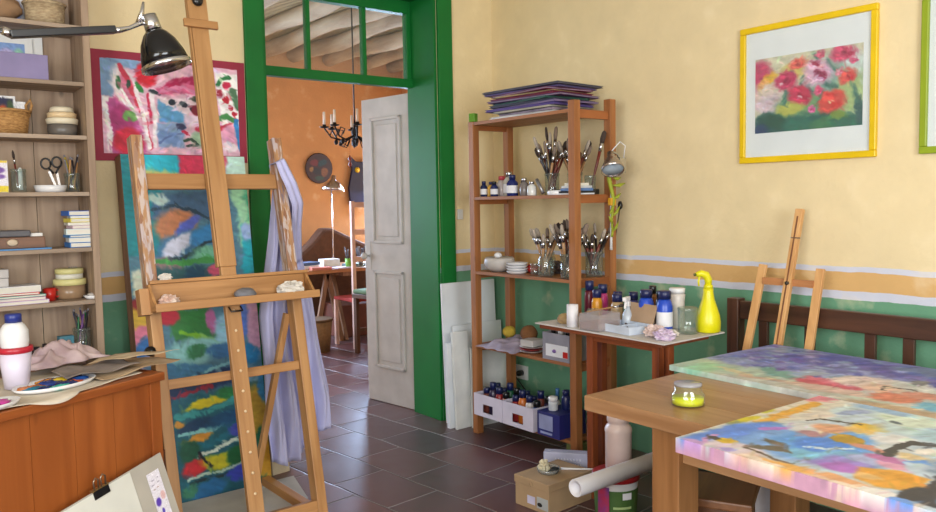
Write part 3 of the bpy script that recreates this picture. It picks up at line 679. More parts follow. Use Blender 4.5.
# shelf with mug
z = .9925
bs = [((196, 176, 210), .20, .016, 2), ((214, 172, 190), .19, .012, -3), ((96, 160, 150), .19, .010, 5), ((206, 84, 84), .16, .010, -3), ((222, 222, 226), .17, .028, 4)]
for i, (cc, w_, h_, rz_) in enumerate(bs):
    t = thing('booklet', '%s, %s in the flat pile left of the red mug' % (('lilac booklet', 'pink booklet', 'teal booklet', 'red booklet', 'thick white book')[i], ('lowest', 'second', 'third', 'fourth', 'topmost')[i]), 'book', (px(19) - .004 * i, 3.865, z), rz_, 'flat pile left of the red mug')
    MB().box(-w_ / 2, w_ / 2, -.06, .06, 0, h_).obj('cover', mat('mag_c%d' % i, cc, .6, var=.05), t, bevel=.001)
    MB().box(-w_ / 2 + .004, w_ / 2 - .004, -.0606, .055, .0025, h_ - .0025).obj('page_block', mat('pages', (222, 218, 206), .8, var=.05), t)
    z += h_ + .0008
for i in range(2):
    o = MB().box(-.055, .055, -.045, .045, 0, .036).obj('small_carton', mat('carton_grey', (186, 182, 180), .6), bevel=.002)
    tag(o, ('lower small white carton on the flat book pile at the left edge', 'upper small white carton on the flat book pile at the left edge')[i], 'box', loc=(px(-5), 3.87, z + .0372 * i), rz=3 * i)
RED = mat('red_enamel', (196, 40, 34), .3)
t = thing('red_mug', 'small red mug in the middle of a bookcase shelf', 'mug', (px(47), 3.88, .993))
MB().lathe([(.022, 0), (.028, .055), (.025, .055), (.020, .005), (0, .005)], seg=20).obj('mug_body', RED, t)
MB().tube([(.026, 0, .045), (.044, 0, .042), (.044, 0, .02), (.024, 0, .014)], .004, 6).obj('handle', RED, t)
t = thing('cellophane_bundle', 'crumpled clear cellophane bundle leaning out beside the red mug', 'cellophane bundle', (px(56), 3.93, .993))
for i in range(4):
    a = .55 + i * .1
    MB().tube([(0, .004 * i, .002), (.02 * a, .004 * i, .05), (.085 * a, .004 * i, .11), (.11 * a, .003 * i, .125), (.10 * a, .003 * i, .14)], [.003, .005, .007, .008, .003], 6).obj('strand', glass('cello', (228, 230, 236), .3, .6), t)
t = thing('cream_jar', 'wide brown jar under stacked cream lids', 'jar', (px(68), 3.91, .993))
MB().lathe([(.052, 0), (.062, .01), (.064, .062), (0, .062)], seg=28).obj('jar_body', mat('amber_jar', (150, 122, 94), .25), t)
MB().lathe([(.068, .063), (.068, .088), (.05, .09), (0, .09)], seg=28).obj('lid', mat('cream_lid', (226, 218, 150), .45), t)
MB().lathe([(.056, .091), (.056, .112), (0, .112)], seg=28).obj('lid', mat('white_lid', (226, 224, 212), .45), t)
MB().lathe([(.058, .113), (.058, .134), (.05, .137), (0, .137)], seg=28).obj('lid', mat('cream_lid', (226, 218, 150), .45), t)
t = thing('small_dish', 'little white dish at the right end of the shelf with the red mug', 'dish', (px(85), 3.825, .993))
MB().lathe([(.024, 0), (.036, .016), (.033, .016), (.022, .004), (0, .004)], seg=20).obj('dish_body', mat('white_gloss', (228, 228, 230), .25, var=.02), t)
MB().ball((0, 0, .018), .016, 1.2, 1, .5, .3).obj('contents', mat('grey_crumbs', (190, 184, 178), .8), t)
# low shelf
jar('glass_jar', 'glass jar of coloured pencils on the lowest visible bookcase shelf', 'jar', (px(75), 3.86, .751), .036, .11)
for i in range(9):
    a = i * 40
    pencil('coloured pencil standing in the jar on the lowest visible bookcase shelf', (px(75) + .020 * math.cos(math.radians(a - 100)), 3.86 + .020 * math.sin(math.radians(a - 100)), .761), 13, a + 30, .165 + .012 * (i % 3), [PEN[1], mat('pencil_green', (40, 110, 70), .5), mat('pencil_violet', (110, 70, 130), .5), PEN[1], mat('pencil_blue', (50, 80, 150), .5)][i % 5], 'coloured pencils in the lowest jar')
it = [(30, 'black pot', (36, 34, 38), .022, .05), (38, 'small black bottle', (30, 28, 34), .016, .06), (58, 'teal packet', (70, 130, 150), 0, .085), (67, 'white carton', (220, 220, 222), 0, .03), (49, 'black ink box', (32, 34, 40), 0, .05), (4, 'clear tumbler', (200, 205, 210), .03, .08)]
for p, n_, cc, r_, h_ in it:
    if r_: o = MB().lathe([(r_, 0), (r_, h_ * .7), (r_ * .6, h_ * .8), (r_ * .6, h_), (0, h_)], seg=14).obj(n_.replace(' ', '_'), mat('low_' + n_, cc, .3))
    else: o = MB().box(-.03, .03, -.02, .02, 0, h_).obj(n_.replace(' ', '_'), mat('low_' + n_, cc, .5), bevel=.002)
    tag(o, n_ + ' on the lowest visible bookcase shelf', n_.split()[-1], loc=(px(p), 3.84, .751), rz=p % 9)

# ================================================================== RED BORDERED PAINTING ON THE BACK WALL
t = thing('unframed_painting', 'abstract pink and blue painting with maroon border on the back wall', 'painting', (.945, 4.027, 1.622))
S = []
def q_(*a): return [((x - 50) / 600.0, (y - 55) / 425.0) for x, y in a]
def l_(pts, w, c, s=.3): S.append(('l', q_(*pts), w, c, s))
def e_(x, y, rx, ry, d, c, s=.2): S.append(('e', (x - 50) / 600., (y - 55) / 425., rx / 600., ry / 425., d, c, s))
def g_(pts, c, s=.01): S.append(('q', q_(*pts), c, s))
g_([(40, 40), (255, 60), (245, 120), (150, 90), (100, 150), (95, 225), (40, 220)], (126, 160, 198))
g_([(40, 230), (130, 235), (200, 330), (225, 490), (90, 490)], (186, 88, 150)); e_(130, 350, 50, 90, 0, (170, 60, 120)); e_(150, 425, 65, 60, 0, (196, 44, 66))
g_([(45, 225), (75, 225), (85, 475), (70, 475)], (238, 234, 236), .006)
e_(145, 180, 48, 92, -18, (236, 226, 230)); e_(160, 190, 30, 75, -20, (206, 120, 150)); l_([(130, 90), (165, 170), (200, 250), (225, 330), (240, 450)], .035, (200, 60, 84)); l_([(105, 130), (150, 220), (195, 310)], .02, (242, 240, 240)); l_([(190, 180), (215, 260), (230, 400), (235, 450)], .03, (238, 230, 234)); l_([(260, 190), (270, 300), (262, 440)], .03, (236, 226, 232)); l_([(245, 200), (250, 330)], .02, (196, 44, 84))
e_(118, 160, 12, 28, 0, (50, 110, 70)); e_(205, 175, 12, 32, -30, (50, 130, 70)); e_(160, 165, 9, 18, 0, (36, 70, 60)); e_(165, 312, 28, 26, 0, (110, 160, 90))
e_(235, 115, 48, 52, 0, (208, 34, 54)); g_([(270, 170), (420, 120), (490, 150), (480, 190), (300, 200)], (206, 96, 140)); e_(400, 140, 90, 28, -14, (170, 34, 84)); e_(440, 165, 50, 22, 20, (222, 110, 150)); l_([(300, 180), (400, 160), (470, 190)], .03, (214, 130, 168))
g_([(270, 205), (330, 215), (470, 215), (475, 260), (400, 290), (300, 250)], (232, 212, 224)); g_([(283, 222), (400, 290), (395, 330), (285, 325)], (96, 158, 206)); g_([(275, 330), (400, 330), (400, 445), (280, 445)], (132, 158, 196)); e_(330, 400, 60, 30, 25, (110, 140, 190)); l_([(285, 425), (400, 350)], .02, (90, 110, 160))
e_(345, 232, 16, 15, 0, (38, 50, 66)); e_(395, 242, 18, 13, 20, (36, 44, 60)); e_(437, 268, 20, 12, 30, (40, 44, 54)); e_(270, 190, 26, 9, 15, (40, 52, 60)); e_(455, 215, 22, 18, 0, (60, 70, 60)); e_(380, 345, 22, 14, 20, (56, 60, 96)); e_(405, 375, 20, 8, 30, (180, 40, 70))
e_(480, 400, 55, 42, 0, (158, 190, 160)); l_([(400, 410), (430, 400), (455, 430), (410, 435)], .02, (44, 70, 60)); e_(450, 270, 24, 26, 0, (120, 30, 50)); g_([(390, 290), (470, 300), (480, 330), (410, 350)], (220, 200, 222)); e_(470, 355, 30, 14, 0, (196, 50, 80))
g_([(540, 75), (655, 80), (655, 340), (570, 345)], (240, 238, 238)); l_([(555, 140), (570, 115), (610, 98)], .035, (44, 120, 70)); l_([(560, 300), (590, 285), (625, 310)], .04, (70, 140, 80)); l_([(625, 170), (650, 240)], .05, (80, 120, 90)); e_(592, 213, 15, 16, 0, (176, 30, 50)); e_(611, 243, 14, 15, 0, (176, 30, 50)); e_(629, 271, 14, 13, 0, (176, 30, 50)); e_(597, 142, 20, 20, 0, (200, 40, 80)); e_(567, 186, 14, 22, 0, (150, 40, 60)); e_(585, 345, 40, 14, -30, (180, 40, 64)); e_(612, 385, 45, 55, 0, (226, 160, 190)); l_([(636, 310), (642, 360), (655, 450)], .04, (52, 130, 196)); e_(600, 440, 40, 22, 0, (230, 214, 224))
painted('painted_face', .748, .52, 230, 160, paint_mat('paint_flat', .7), t, (222, 178, 200), S + [('q', [(-.1, -.1), (1.1, -.1), (1.1, .0), (-.1, .0)], (150, 38, 62), .004)], seed=2, warp=.007, dabs=450,
        to=lambda x, y, z: (.04 + x * .668 / .748, y - .0062, .035 + z * .448 / .52))
MB().box(0, .748, -.006, 0, 0, .52).obj('maroon_mount', mat('maroon_card', (150, 40, 64), .7, var=.05), t)

# ================================================================== TALL CANVAS LEANING ON THE BACK WALL
t = thing('tall_canvas', 'tall swirling teal and blue abstract canvas leaning on the wall behind the easel', 'canvas', (1.03, 3.715, 0))
TW, TH = .603, 1.66; lean = math.atan2(.205, 1.64)
t.rotation_euler = (-lean, 0, 0)
S = []
def P(pts): return [((x - (122 + (y - 150) * .083)) / 117., (y - 150) / 345.) for x, y in pts]
def l_(pts, w, c, s=.35): S.append(('l', P(pts), w / 117., c, s))
def e_(x, y, rx, ry, d, c, s=.25): (u, v), = P([(x, y)]); S.append(('e', u, v, rx / 117., ry / 345., d, c, s))
def g_(pts, c, s=.02): S.append(('q', P(pts), c, s))
g_([(110, 145), (152, 145), (165, 250), (110, 250)], (22, 130, 140)); g_([(140, 145), (176, 145), (178, 170), (142, 168)], (34, 176, 200)); g_([(174, 145), (218, 145), (220, 178), (176, 170)], (210, 52, 92)); g_([(216, 145), (250, 145), (250, 172), (220, 178)], (186, 222, 212)); g_([(142, 166), (176, 168), (176, 172), (142, 172)], (200, 200, 120))
g_([(150, 188), (222, 188), (222, 215), (150, 215)], (62, 96, 130)); e_(155, 194, 9, 6, 0, (170, 196, 190)); e_(173, 222, 20, 18, -15, (184, 120, 84)); e_(183, 222, 16, 6, -35, (82, 98, 190)); e_(178, 242, 26, 14, -20, (60, 110, 150)); e_(174, 241, 16, 8, -40, (196, 200, 220)); e_(204, 232, 18, 10, -20, (48, 130, 190)); l_([(150, 205), (170, 200), (205, 214), (220, 212)], 3, (30, 60, 80)); l_([(152, 256), (180, 252), (215, 235)], 3, (24, 50, 64)); e_(205, 252, 20, 8, 0, (110, 180, 150)); e_(163, 262, 16, 10, 0, (140, 110, 110))
g_([(226, 180), (252, 180), (256, 240), (236, 245)], (150, 204, 166)); g_([(236, 172), (256, 178), (262, 250), (246, 230)], (64, 168, 130)); g_([(236, 225), (250, 230), (254, 275), (240, 275)], (30, 162, 180)); e_(243, 232, 7, 9, 0, (150, 176, 220))
l_([(150, 256), (220, 258)], 5, (60, 140, 70)); g_([(150, 262), (222, 262), (222, 276), (150, 276)], (40, 90, 96)); e_(190, 270, 9, 9, 0, (28, 74, 100)); e_(210, 268, 9, 6, 0, (212, 88, 120))
g_([(132, 266), (150, 266), (152, 290), (134, 288)], (206, 214, 196)); e_(142, 312, 10, 16, 0, (206, 170, 60)); e_(140, 298, 6, 8, 0, (150, 50, 60)); e_(143, 330, 12, 10, 0, (214, 120, 150)); e_(146, 342, 8, 12, 30, (40, 110, 180)); e_(150, 370, 10, 22, 0, (190, 150, 170))
g_([(160, 306), (205, 306), (212, 335), (176, 345)], (44, 116, 56)); l_([(180, 330), (212, 342)], 5, (110, 170, 40)); g_([(175, 338), (215, 345), (206, 358), (176, 352)], (28, 46, 84)); e_(166, 312, 10, 8, 0, (180, 40, 60)); e_(206, 320, 5, 12, 0, (176, 100, 150)); e_(178, 318, 6, 30, 70, (60, 60, 110)) if False else None
e_(222, 330, 14, 16, 30, (140, 186, 206)); e_(236, 320, 7, 24, 0, (86, 118, 190)); e_(250, 330, 8, 32, 0, (196, 150, 176)); e_(246, 360, 10, 10, 0, (40, 120, 170)); e_(244, 385, 12, 12, 0, (120, 160, 180))
e_(190, 350, 30, 13, -8, (130, 186, 186)); e_(192, 350, 10, 6, 0, (50, 120, 80)); e_(180, 366, 34, 8, 10, (60, 120, 160)); e_(215, 352, 16, 8, 0, (52, 104, 150)); g_([(165, 376), (235, 368), (240, 385), (168, 390)], (26, 52, 92)); l_([(172, 376), (200, 372), (230, 364)], 3, (120, 180, 190)); l_([(170, 390), (205, 384)], 4, (150, 36, 60))
g_([(165, 392), (270, 385), (272, 500), (175, 500)], (24, 94, 112)); e_(205, 400, 24, 5, -10, (206, 192, 34)); e_(224, 394, 16, 6, 0, (36, 120, 60)); l_([(176, 410), (200, 412), (225, 404), (240, 396)], 6, (56, 150, 150)); e_(192, 424, 18, 7, -10, (20, 60, 96)); e_(194, 436, 17, 4, -16, (214, 150, 56)); l_([(176, 430), (210, 428), (236, 418)], 4, (130, 196, 196)); e_(222, 420, 20, 7, -10, (18, 78, 120)); e_(178, 418, 6, 4, 0, (210, 150, 60)); l_([(182, 446), (205, 442), (238, 430)], 5, (24, 110, 130)); e_(232, 434, 10, 6, 0, (70, 80, 180))
l_([(186, 458), (215, 446), (244, 440)], 3, (210, 226, 214)); e_(186, 448, 10, 12, 0, (20, 84, 60)); e_(190, 464, 12, 8, 0, (196, 40, 50)); e_(214, 462, 16, 9, 0, (196, 190, 40)); e_(232, 460, 11, 10, 0, (20, 100, 56)); l_([(196, 450), (206, 466)], 3, (20, 30, 40)); l_([(186, 474), (225, 472), (262, 466)], 3, (180, 210, 196)); l_([(188, 480), (230, 477)], 3, (20, 50, 60)); e_(205, 489, 16, 8, -8, (34, 106, 160)); e_(236, 479, 14, 8, -8, (56, 72, 196)); e_(186, 486, 8, 6, 0, (60, 130, 100))
e_(252, 420, 12, 30, 0, (186, 150, 50)); e_(262, 470, 10, 26, 0, (196, 144, 38)); e_(257, 448, 6, 10, 0, (26, 100, 70)); e_(258, 392, 6, 20, 0, (60, 130, 170))
painted('painted_front', TW, TH, 140, 330, paint_mat('paint_canvas', .45), t, (76, 120, 140), S, seed=6, warp=.013, streak=.07, dabs=900, to=lambda x, y, z: (x, y - .0015, z))
bb = MB(); bb.box(0, TW, 0, .095, 0, TH); bb.obj('stretcher', wood('canvas_side', (150, 112, 86), (116, 82, 62), 'z', .7), t)
# pale boards beside and below
o = MB().box(0, .10, -.006, .006, 0, .42).obj('buff_panel', mat('buff_board', (206, 190, 158), .7)); tag(o, 'small buff board standing on the floor behind the hanging cloth', 'board', loc=(1.67, 3.79, 0)); o.rotation_euler = (-.12, 0, .12)
o = MB().prism([(.95, 3.10), (1.66, 3.37), (1.745, 3.70), (1.0, 3.70)], .001, .006).obj('floor_sheet', mat('grey_sheet', (196, 194, 190), .7, var=.05)); tag(o, 'pale grey protective sheet on the floor under the easel', 'floor sheet')

# ================================================================== STUDIO EASEL
BEECH = wood('beech_z', (188, 142, 92), (156, 110, 64), 'z', .45); BEECHX = wood('beech_x', (184, 136, 86), (150, 104, 58), 'x', .45)
def speck_mat():
    m = wood('beech_speckled', (190, 146, 102), (140, 98, 66), 'z', .4).copy(); m.name = 'paint_splashed_beech'
    nt = m.node_tree; N, L = nt.nodes, nt.links; b = N['Principled BSDF']; src = b.inputs['Base Color'].links[0].from_socket
    tc = N.new('ShaderNodeTexCoord'); mp = N.new('ShaderNodeMapping'); mp.inputs['Scale'].default_value = (26, 26, 5)
    nz = N.new('ShaderNodeTexNoise'); nz.inputs['Scale'].default_value = 2.5; nz.inputs['Detail'].default_value = 5
    L.new(tc.outputs['Object'], mp.inputs[0]); L.new(mp.outputs[0], nz.inputs['Vector'])
    cr = N.new('ShaderNodeValToRGB'); e = cr.color_ramp.elements; e[0].position = .44; e[0].color = (0, 0, 0, 1); e[1].position = .52; e[1].color = (1, 1, 1, 1)
    L.new(nz.outputs['Fac'], cr.inputs['Fac'])
    vo = N.new('ShaderNodeTexVoronoi'); vo.inputs['Scale'].default_value = 3; L.new(mp.outputs[0], vo.inputs['Vector'])
    c2 = N.new('ShaderNodeValToRGB'); c2.color_ramp.interpolation = 'CONSTANT'; q = c2.color_ramp.elements; q[0].color = rgb((206, 204, 208)); q[1].position = .35; q[1].color = rgb((150, 120, 110))
    for p, c in ((.55, (120, 70, 60)), (.7, (190, 190, 205)), (.85, (90, 100, 130))): w = q.new(p); w.color = rgb(c)
    L.new(vo.outputs['Color'], c2.inputs['Fac'])
    mx = N.new('ShaderNodeMixRGB'); ml = N.new('ShaderNodeMath'); ml.operation = 'MULTIPLY'; ml.inputs[1].default_value = .55
    L.new(cr.outputs[0], ml.inputs[0]); L.new(ml.outputs[0], mx.inputs[0]); L.new(src, mx.inputs[1]); L.new(c2.outputs[0], mx.inputs[2]); L.new(mx.outputs[0], b.inputs['Base Color'])
    return m
SPK = speck_mat()
ea = thing('studio_easel', 'tall beech studio easel with tray standing in front of the teal canvas', 'easel', (1.275, 3.06, 0))
LE = math.atan2(.36, 1.70)
def el(z, off=0.0): return (math.tan(LE) * z + off, z)      # y, z of a point up the leaning frame
def ebox(name, x0, x1, f0, f1, s0, s1, m, bevel=.003):
    """box in the leaning frame: x across, f forward(-)/back(+), s along the slope"""
    o = MB().box(x0, x1, f0, f1, s0, s1).obj(name, m, ea, bevel=bevel); o.rotation_euler = (-LE, 0, 0); return o
for sx, top in ((-.31, 1.735), (.31, 1.745)):
    ebox('leg', sx - .0225, sx + .0225, 0, .065, .03, 1.10, BEECH)
    ebox('upper_leg', sx - .0225, sx + .0225, 0, .065, 1.10, top, SPK)
ebox('crossbar', -.287, .287, .012, .034, 1.508, 1.575, BEECHX)
ebox('lower_crossbar', -.287, .287, .010, .032, .682, .722, BEECHX)
ebox('base_bar', -.287, .287, .0, .045, .055, .105, BEECHX)
ebox('lower_mast', -.033, .033, -.030, -.002, .02, 1.16, BEECH)
for i in range(12):
    o = MB().lathe([(.0065, 0), (.0055, .004), (0, .005)], seg=10, M=Matrix.Rotation(PI / 2, 4, 'X')).obj('height_peg', mat('peg_pale', (226, 200, 160), .4), ea)
    s = .12 + i * .085; o.matrix_local = Matrix.Rotation(-LE, 4, 'X') @ Matrix.Translation((0, -.0305, s))
ebox('mast', -.037, .037, -.033, -.003, 1.16, 2.55, BEECH)
ebox('mast_slot_edge', -.046, -.038, -.030, .0, 1.16, 2.40, BEECH)
ebox('canvas_clamp', -.075, .075, -.052, -.034, 2.215, 2.250, BEECHX)
ebox('clamp_block', -.050, .035, -.050, -.034, 2.2505, 2.42, BEECH)
o = MB().lathe([(.020, 0), (.024, .01), (.020, .022), (0, .024)], seg=14, M=Matrix.Rotation(PI / 2, 4, 'X')).obj('clamp_knob', BLK, ea); o.matrix_local = Matrix.Rotation(-LE, 4, 'X') @ Matrix.Translation((-.01, -.051, 2.33))
# tray
def tbox(name, x0, x1, f0, f1, s0, s1, m=BEECHX): return ebox(name, x0, x1, f0, f1, s0, s1, m, .002)
tr = tbox('tray_back', -.335, .335, -.045, -.034, 1.005, 1.105)
q = tbox('tray_ledge', -.345, .36, -.125, -.034, .992, 1.004); q = tbox('tray_lip', -.345, .36, -.133, -.125, .985, 1.018)
q = tbox('tray_top_rail', -.335, .355, -.052, -.034, 1.1055, 1.12)
for x in (-.345, .336):
    o = MB().prism([(-.125, 1.004), (-.034, 1.004), (-.034, 1.105), (-.055, 1.105)], x, x + .010, Matrix(((0, 0, 1, 0), (1, 0, 0, 0), (0, 1, 0, 0), (0, 0, 0, 1)))).obj('tray_cheek', BEECHX, ea); o.rotation_euler = (-LE, 0, 0)
tbox('tray_bracket', -.380, -.336, -.06, .0, .985, 1.09, BEECH)
o = MB().lathe([(.019, 0), (.019, .028), (.008, .03), (.008, .04), (0, .04)], seg=14, M=Matrix.Rotation(PI / 2, 4, 'X')).obj('leg_knob', BLK, ea); o.matrix_local = Matrix.Rotation(-LE, 4, 'X') @ Matrix.Translation((-.345, .02, .845))
o = MB().tube([(-.02, 0, 0), (-.02, -.02, -.02), (.03, -.02, -.02), (.03, 0, 0)], .004, 6).obj('height_latch', mat('dark_metal', (70, 66, 64), .35, metal=.8), ea); o.matrix_local = Matrix.Rotation(-LE, 4, 'X') @ Matrix.Translation((0, -.036, .985))
# back strut and base runners
y0, z0 = el(.86)
MB().beam((.285, .262, .905), (.115, .34, .03), .026, .03, (0, 1, 0)).obj('back_strut', BEECH, ea, bevel=.002)
for sx in (-.31, .31): MB().box(sx - .022, sx + .022, -.06, .62, 0, .045).obj('base_runner', wood('beech_y', (206, 152, 92), (176, 120, 62), 'y', .45), ea, bevel=.003)
# odds and ends on the tray
def ontray(x, f, s): 
    v = Matrix.Rotation(-LE, 4, 'X') @ Vector((x, f, s)); return (1.275 + v.x, 3.06 + v.y, v.z)
def crumple(name, label, cat, loc, r, m, sx=1, sy=1, sz=.6, seed=1, jit=.5, seg=22, rings=14, group=None, flat=True):
    b_ = MB().ball((0, 0, 0), r, sx, sy, sz, jit, seg, rings, seed)
    zz = min(v[2] for v in b_.v); b_.v = [(v[0], v[1], v[2] - zz if not flat else max(v[2], -r * sz * .7) + r * sz * .7) for v in b_.v]
    b_.sm = [False] * len(b_.sm)
    o = b_.obj(name, m); tag(o, label, cat, group, loc=loc)
    return o
RAG = mat('paint_rag', (216, 206, 196), .9, c2=(196, 150, 130), scale=22)
crumple('crumpled_tissue', 'crumpled white rag with pink stains at the left of the easel tray', 'rag', ontray(-.28, -.085, 1.010), .032, RAG, 1.2, 1, .8, 3)
crumple('crumpled_tissue', 'crumpled white tissue at the right end of the easel tray', 'tissue', ontray(.245, -.085, 1.010), .045, mat('tissue_white', (224, 218, 208), .9, c2=(190, 184, 176), scale=20), 1.25, .9, .75, 9)
o = MB().ball((0, 0, .026), .045, 1.05, .8, .58, .10, 18, 12, 4).obj('kneaded_eraser', mat('grey_putty', (112, 112, 118), .6, scale=25)); tag(o, 'dark grey oval lump in the middle of the easel tray', 'eraser', loc=ontray(.035, -.085, 1.0055))
o = MB().tube([(-.10, 0, .006), (0, .0, .005), (.09, .004, .004)], [.003, .005, .003], 8).obj('thin_brush', BW[3]); tag(o, 'thin pale brush lying on the easel tray', 'paint brush', loc=ontray(-.16, -.105, 1.0055))
o = MB().tube([(-.07, 0, .007), (0, .003, .006), (.06, .0, .006)], [.004, .006, .005], 8).obj('palette_knife_handle', mat('dark_brush', (70, 60, 62), .5)); tag(o, 'dark handled tool lying left of the grey lump on the tray', 'tool', loc=ontray(-.045, -.10, 1.0055))
crumple('paint_rag', 'small white lump on the left end of the tray top rail', 'rag', ontray(-.27, -.043, 1.121), .016, mat('tissue_white', (224, 218, 208), .9), 1.6, .9, .9, 5)

# ================================================================== LILAC CLOTH OVER THE EASEL
def cloth_fn(u, v):
    # v 0 top .. 1 bottom, u across ; hangs behind the right upright from the crossbar
    L0 = 1.475 - .03 * math.sin(v * 3); 
    top = (1.565, 1.60); bot = (1.452, 1.80)
    k = min(1, v * 1.35) ** .75
    xl = 1.615 - .095 * min(1, v * 2.0) ** 1.2 + .05 * max(0, v - .55); xr = 1.650 + .22 * min(1, v * 1.15) ** .95
    x = xl + (xr - xl) * u
    z = 1.575 - v * (1.40 + .05 * math.sin(u * 5) - .07 * u)
    y = 3.50 + .030 * math.sin(u * 26 + 2.2 * math.sin(v * 3)) * min(1, v * 3 + .15) + .012 * math.sin(u * 61 + v * 5) + .008 * math.sin(v * 17 + u * 9)
    return (x, y, z)
LIL = mat('lilac_cloth', (184, 184, 220), .9, var=.05, scale=4, bump=.1)
cl = thing('hanging_cloth', 'lilac cloth draped over the right side of the studio easel', 'cloth', (0, 0, 0))
MB().grid(70, 60, cloth_fn).obj('cloth_fall', LIL, cl, solid=.004)
# end passing over the upright and falling in front of it on the right
def strip_fn(u, v):
    pts = [(1.60, 3.50, 1.54), (1.575, 3.455, 1.592), (1.565, 3.345, 1.598), (1.578, 3.335, 1.555), (1.60, 3.315, 1.49), (1.640, 3.335, 1.40), (1.67, 3.42, 1.28), (1.70, 3.48, 1.12)]
    t_ = v * (len(pts) - 1); i = min(int(t_), len(pts) - 2); f = t_ - i
    p = Vector(pts[i]).lerp(Vector(pts[i + 1]), f); w = .022 + .02 * math.sin(v * PI) + .03 * v
    return (p.x + (u - .5) * w, p.y + .006 * math.sin(u * 14) + (u - .5) * .01, p.z + (u - .5) * .02)
MB().grid(12, 50, strip_fn).obj('cloth_end', LIL, cl, solid=.004)

# ================================================================== PINE CABINET WITH PAINTING THINGS
cb = thing('pine_cabinet', 'orange varnished pine cabinet with paint things on top', 'cabinet', (.872, 2.93, 0), 24.8)
PINE = wood('varnished_pine', (164, 92, 42), (130, 66, 26), 'z', .38, knots=True, fine=.5, coat=.2); PINX = wood('varnished_pine_x', (160, 88, 40), (126, 64, 26), 'x', .38, coat=.2)
CW = 1.30
cbm = MB()
for i in range(8):
    a = -CW + .045 + i * (CW - .09) / 8; cbm.box(a, a + (CW - .09) / 8 - .0015, .008, .024, .06, .765)
cbm.obj('front_panel', PINE, cb)
MB().box(-.045, -.0, .0, .03, .0, .768).obj('stile', PINE, cb, bevel=.002)
MB().box(-CW, -CW + .045, .0, .03, .0, .768).obj('stile', PINE, cb, bevel=.002)
MB().box(-CW + .045, -.045, .002, .03, .0, .06).obj('plinth', PINX, cb)
MB().box(-.018, .0, .031, .47, 0, .768).obj('side_panel', PINE, cb)
MB().box(-CW, -CW + .018, .031, .47, 0, .768).obj('side_panel', PINE, cb)
MB().box(-CW + .019, -.019, .46, .47, 0, .768).obj('back_panel', PINE, cb)
MB().box(-CW - .01, .012, -.012, .48, .769, .80).obj('cabinet_top', PINX, cb, bevel=.004)
for z in (.44, .12): MB().box(-.001, .008, .0, .03, z, z + .07).obj('hinge', mat('hinge_brown', (84, 50, 30), .5), cb)
def cw(x, y, z=.0):
    a = math.radians(24.8); return (.872 + x * math.cos(a) - y * math.sin(a), 2.93 + x * math.sin(a) + y * math.cos(a), z)
# paper covering
PAP = mat('stained_newsprint', (214, 204, 188), .85, c2=(190, 178, 160), scale=6)
def sheet(name, label, cat, pts, z, m, amp=.004, rz=24.8, n=24, sd=1, solid=.0012):
    """four corner points a,b,c,d (local to cabinet) warped into a slightly wavy sheet"""
    a, b_, c_, d_ = [Vector((p[0], p[1], p[2] if len(p) > 2 else 0)) for p in pts]
    def fn(u, v):
        p = a.lerp(b_, u).lerp(d_.lerp(c_, u), v)
        return (p.x, p.y, p.z + amp * (1 + math.sin(u * 9 + sd) * math.cos(v * 7 + sd * 2)) * .5)
    o = MB().grid(n, n, fn).obj(name, m, solid=solid)
    tag(o, label, cat, loc=cw(0, 0, z), rz=rz); return o
def np_fn(u, v):
    x = -1.0 + .96 * u; yf = .02 - .05 * math.exp(-((x + .42) / .13) ** 2) - .035 * math.exp(-((x + .75) / .12) ** 2) + .07 * max(0, (x + .2)) * 2
    y = yf + (.43 - yf) * v
    zz = .002 * (1 + math.sin(x * 31) * math.cos(y * 27)) + .0015
    if y < -.014: zz = .002 - (-.014 - y) * .9
    return (x, y, zz)
o = MB().grid(90, 40, np_fn).obj('newsprint_sheet', PAP, solid=.0012); tag(o, 'crumpled cream paper covering the top of the pine cabinet', 'paper', loc=cw(0, 0, .8005), rz=24.8)
sheet('newspaper', 'buff newspaper sticking out past the right end of the cabinet', 'newspaper', [(-.22, .03), (.165, .07), (.10, .30), (-.16, .34)], .8075, mat('buff_newsprint', (190, 166, 134), .9, c2=(160, 130, 100), scale=7), .012, sd=3)
sheet('newspaper', 'grey streaked newspaper lying folded on the buff newspaper', 'newspaper', [(-.30, .10), (-.03, .06), (.02, .24), (-.24, .27)], .823, mat('grey_newsprint', (150, 138, 130), .9, c2=(110, 100, 96), scale=9), .014, sd=6)
sheet('newspaper', 'pale translucent paper strip whose tip passes the easel leg', 'paper', [(-.14, .20), (.03, .13), (.175, .085), (.02, .26)], .842, mat('tan_paper', (196, 180, 152), .9, c2=(176, 150, 118), scale=8), .006, sd=8)
def rag(name, label, loc, sx, sy, sz, m, sd):
    def fn(u, v):
        x = (u - .5) * sx; y = (v - .5) * sy; r = max(0, 1 - (2 * abs(u - .5)) ** 2.2) * max(0, 1 - (2 * abs(v - .5)) ** 2.2)
        return (x + .01 * math.sin(v * 19 + sd), y + .01 * math.sin(u * 17 + sd), sz * r * (.72 + .28 * math.sin(u * 21 + 3 * v + sd) * math.cos(v * 15 + 6 * u + sd)) + .06 * sz * math.sin(u * 47 + v * 21) * r + .004)
    o = MB().grid(36, 24, fn).obj(name, m, solid=.002); tag(o, label, 'rag', loc=loc, rz=24.8); return o
rag('paint_rag', 'heap of paint stained pinkish rag at the back right of the cabinet top', cw(-.12, .385, .828), .30, .15, .085, mat('rag_stained', (206, 186, 186), .9, c2=(168, 142, 150), scale=14), 1)
sheet('red_card', 'small faded red paper beside the palette on the cabinet', 'paper', [(-.36, .20), (-.22, .18), (-.20, .26), (-.33, .27)], .8072, mat('faded_red_paper', (186, 96, 88), .8), .002, sd=1)
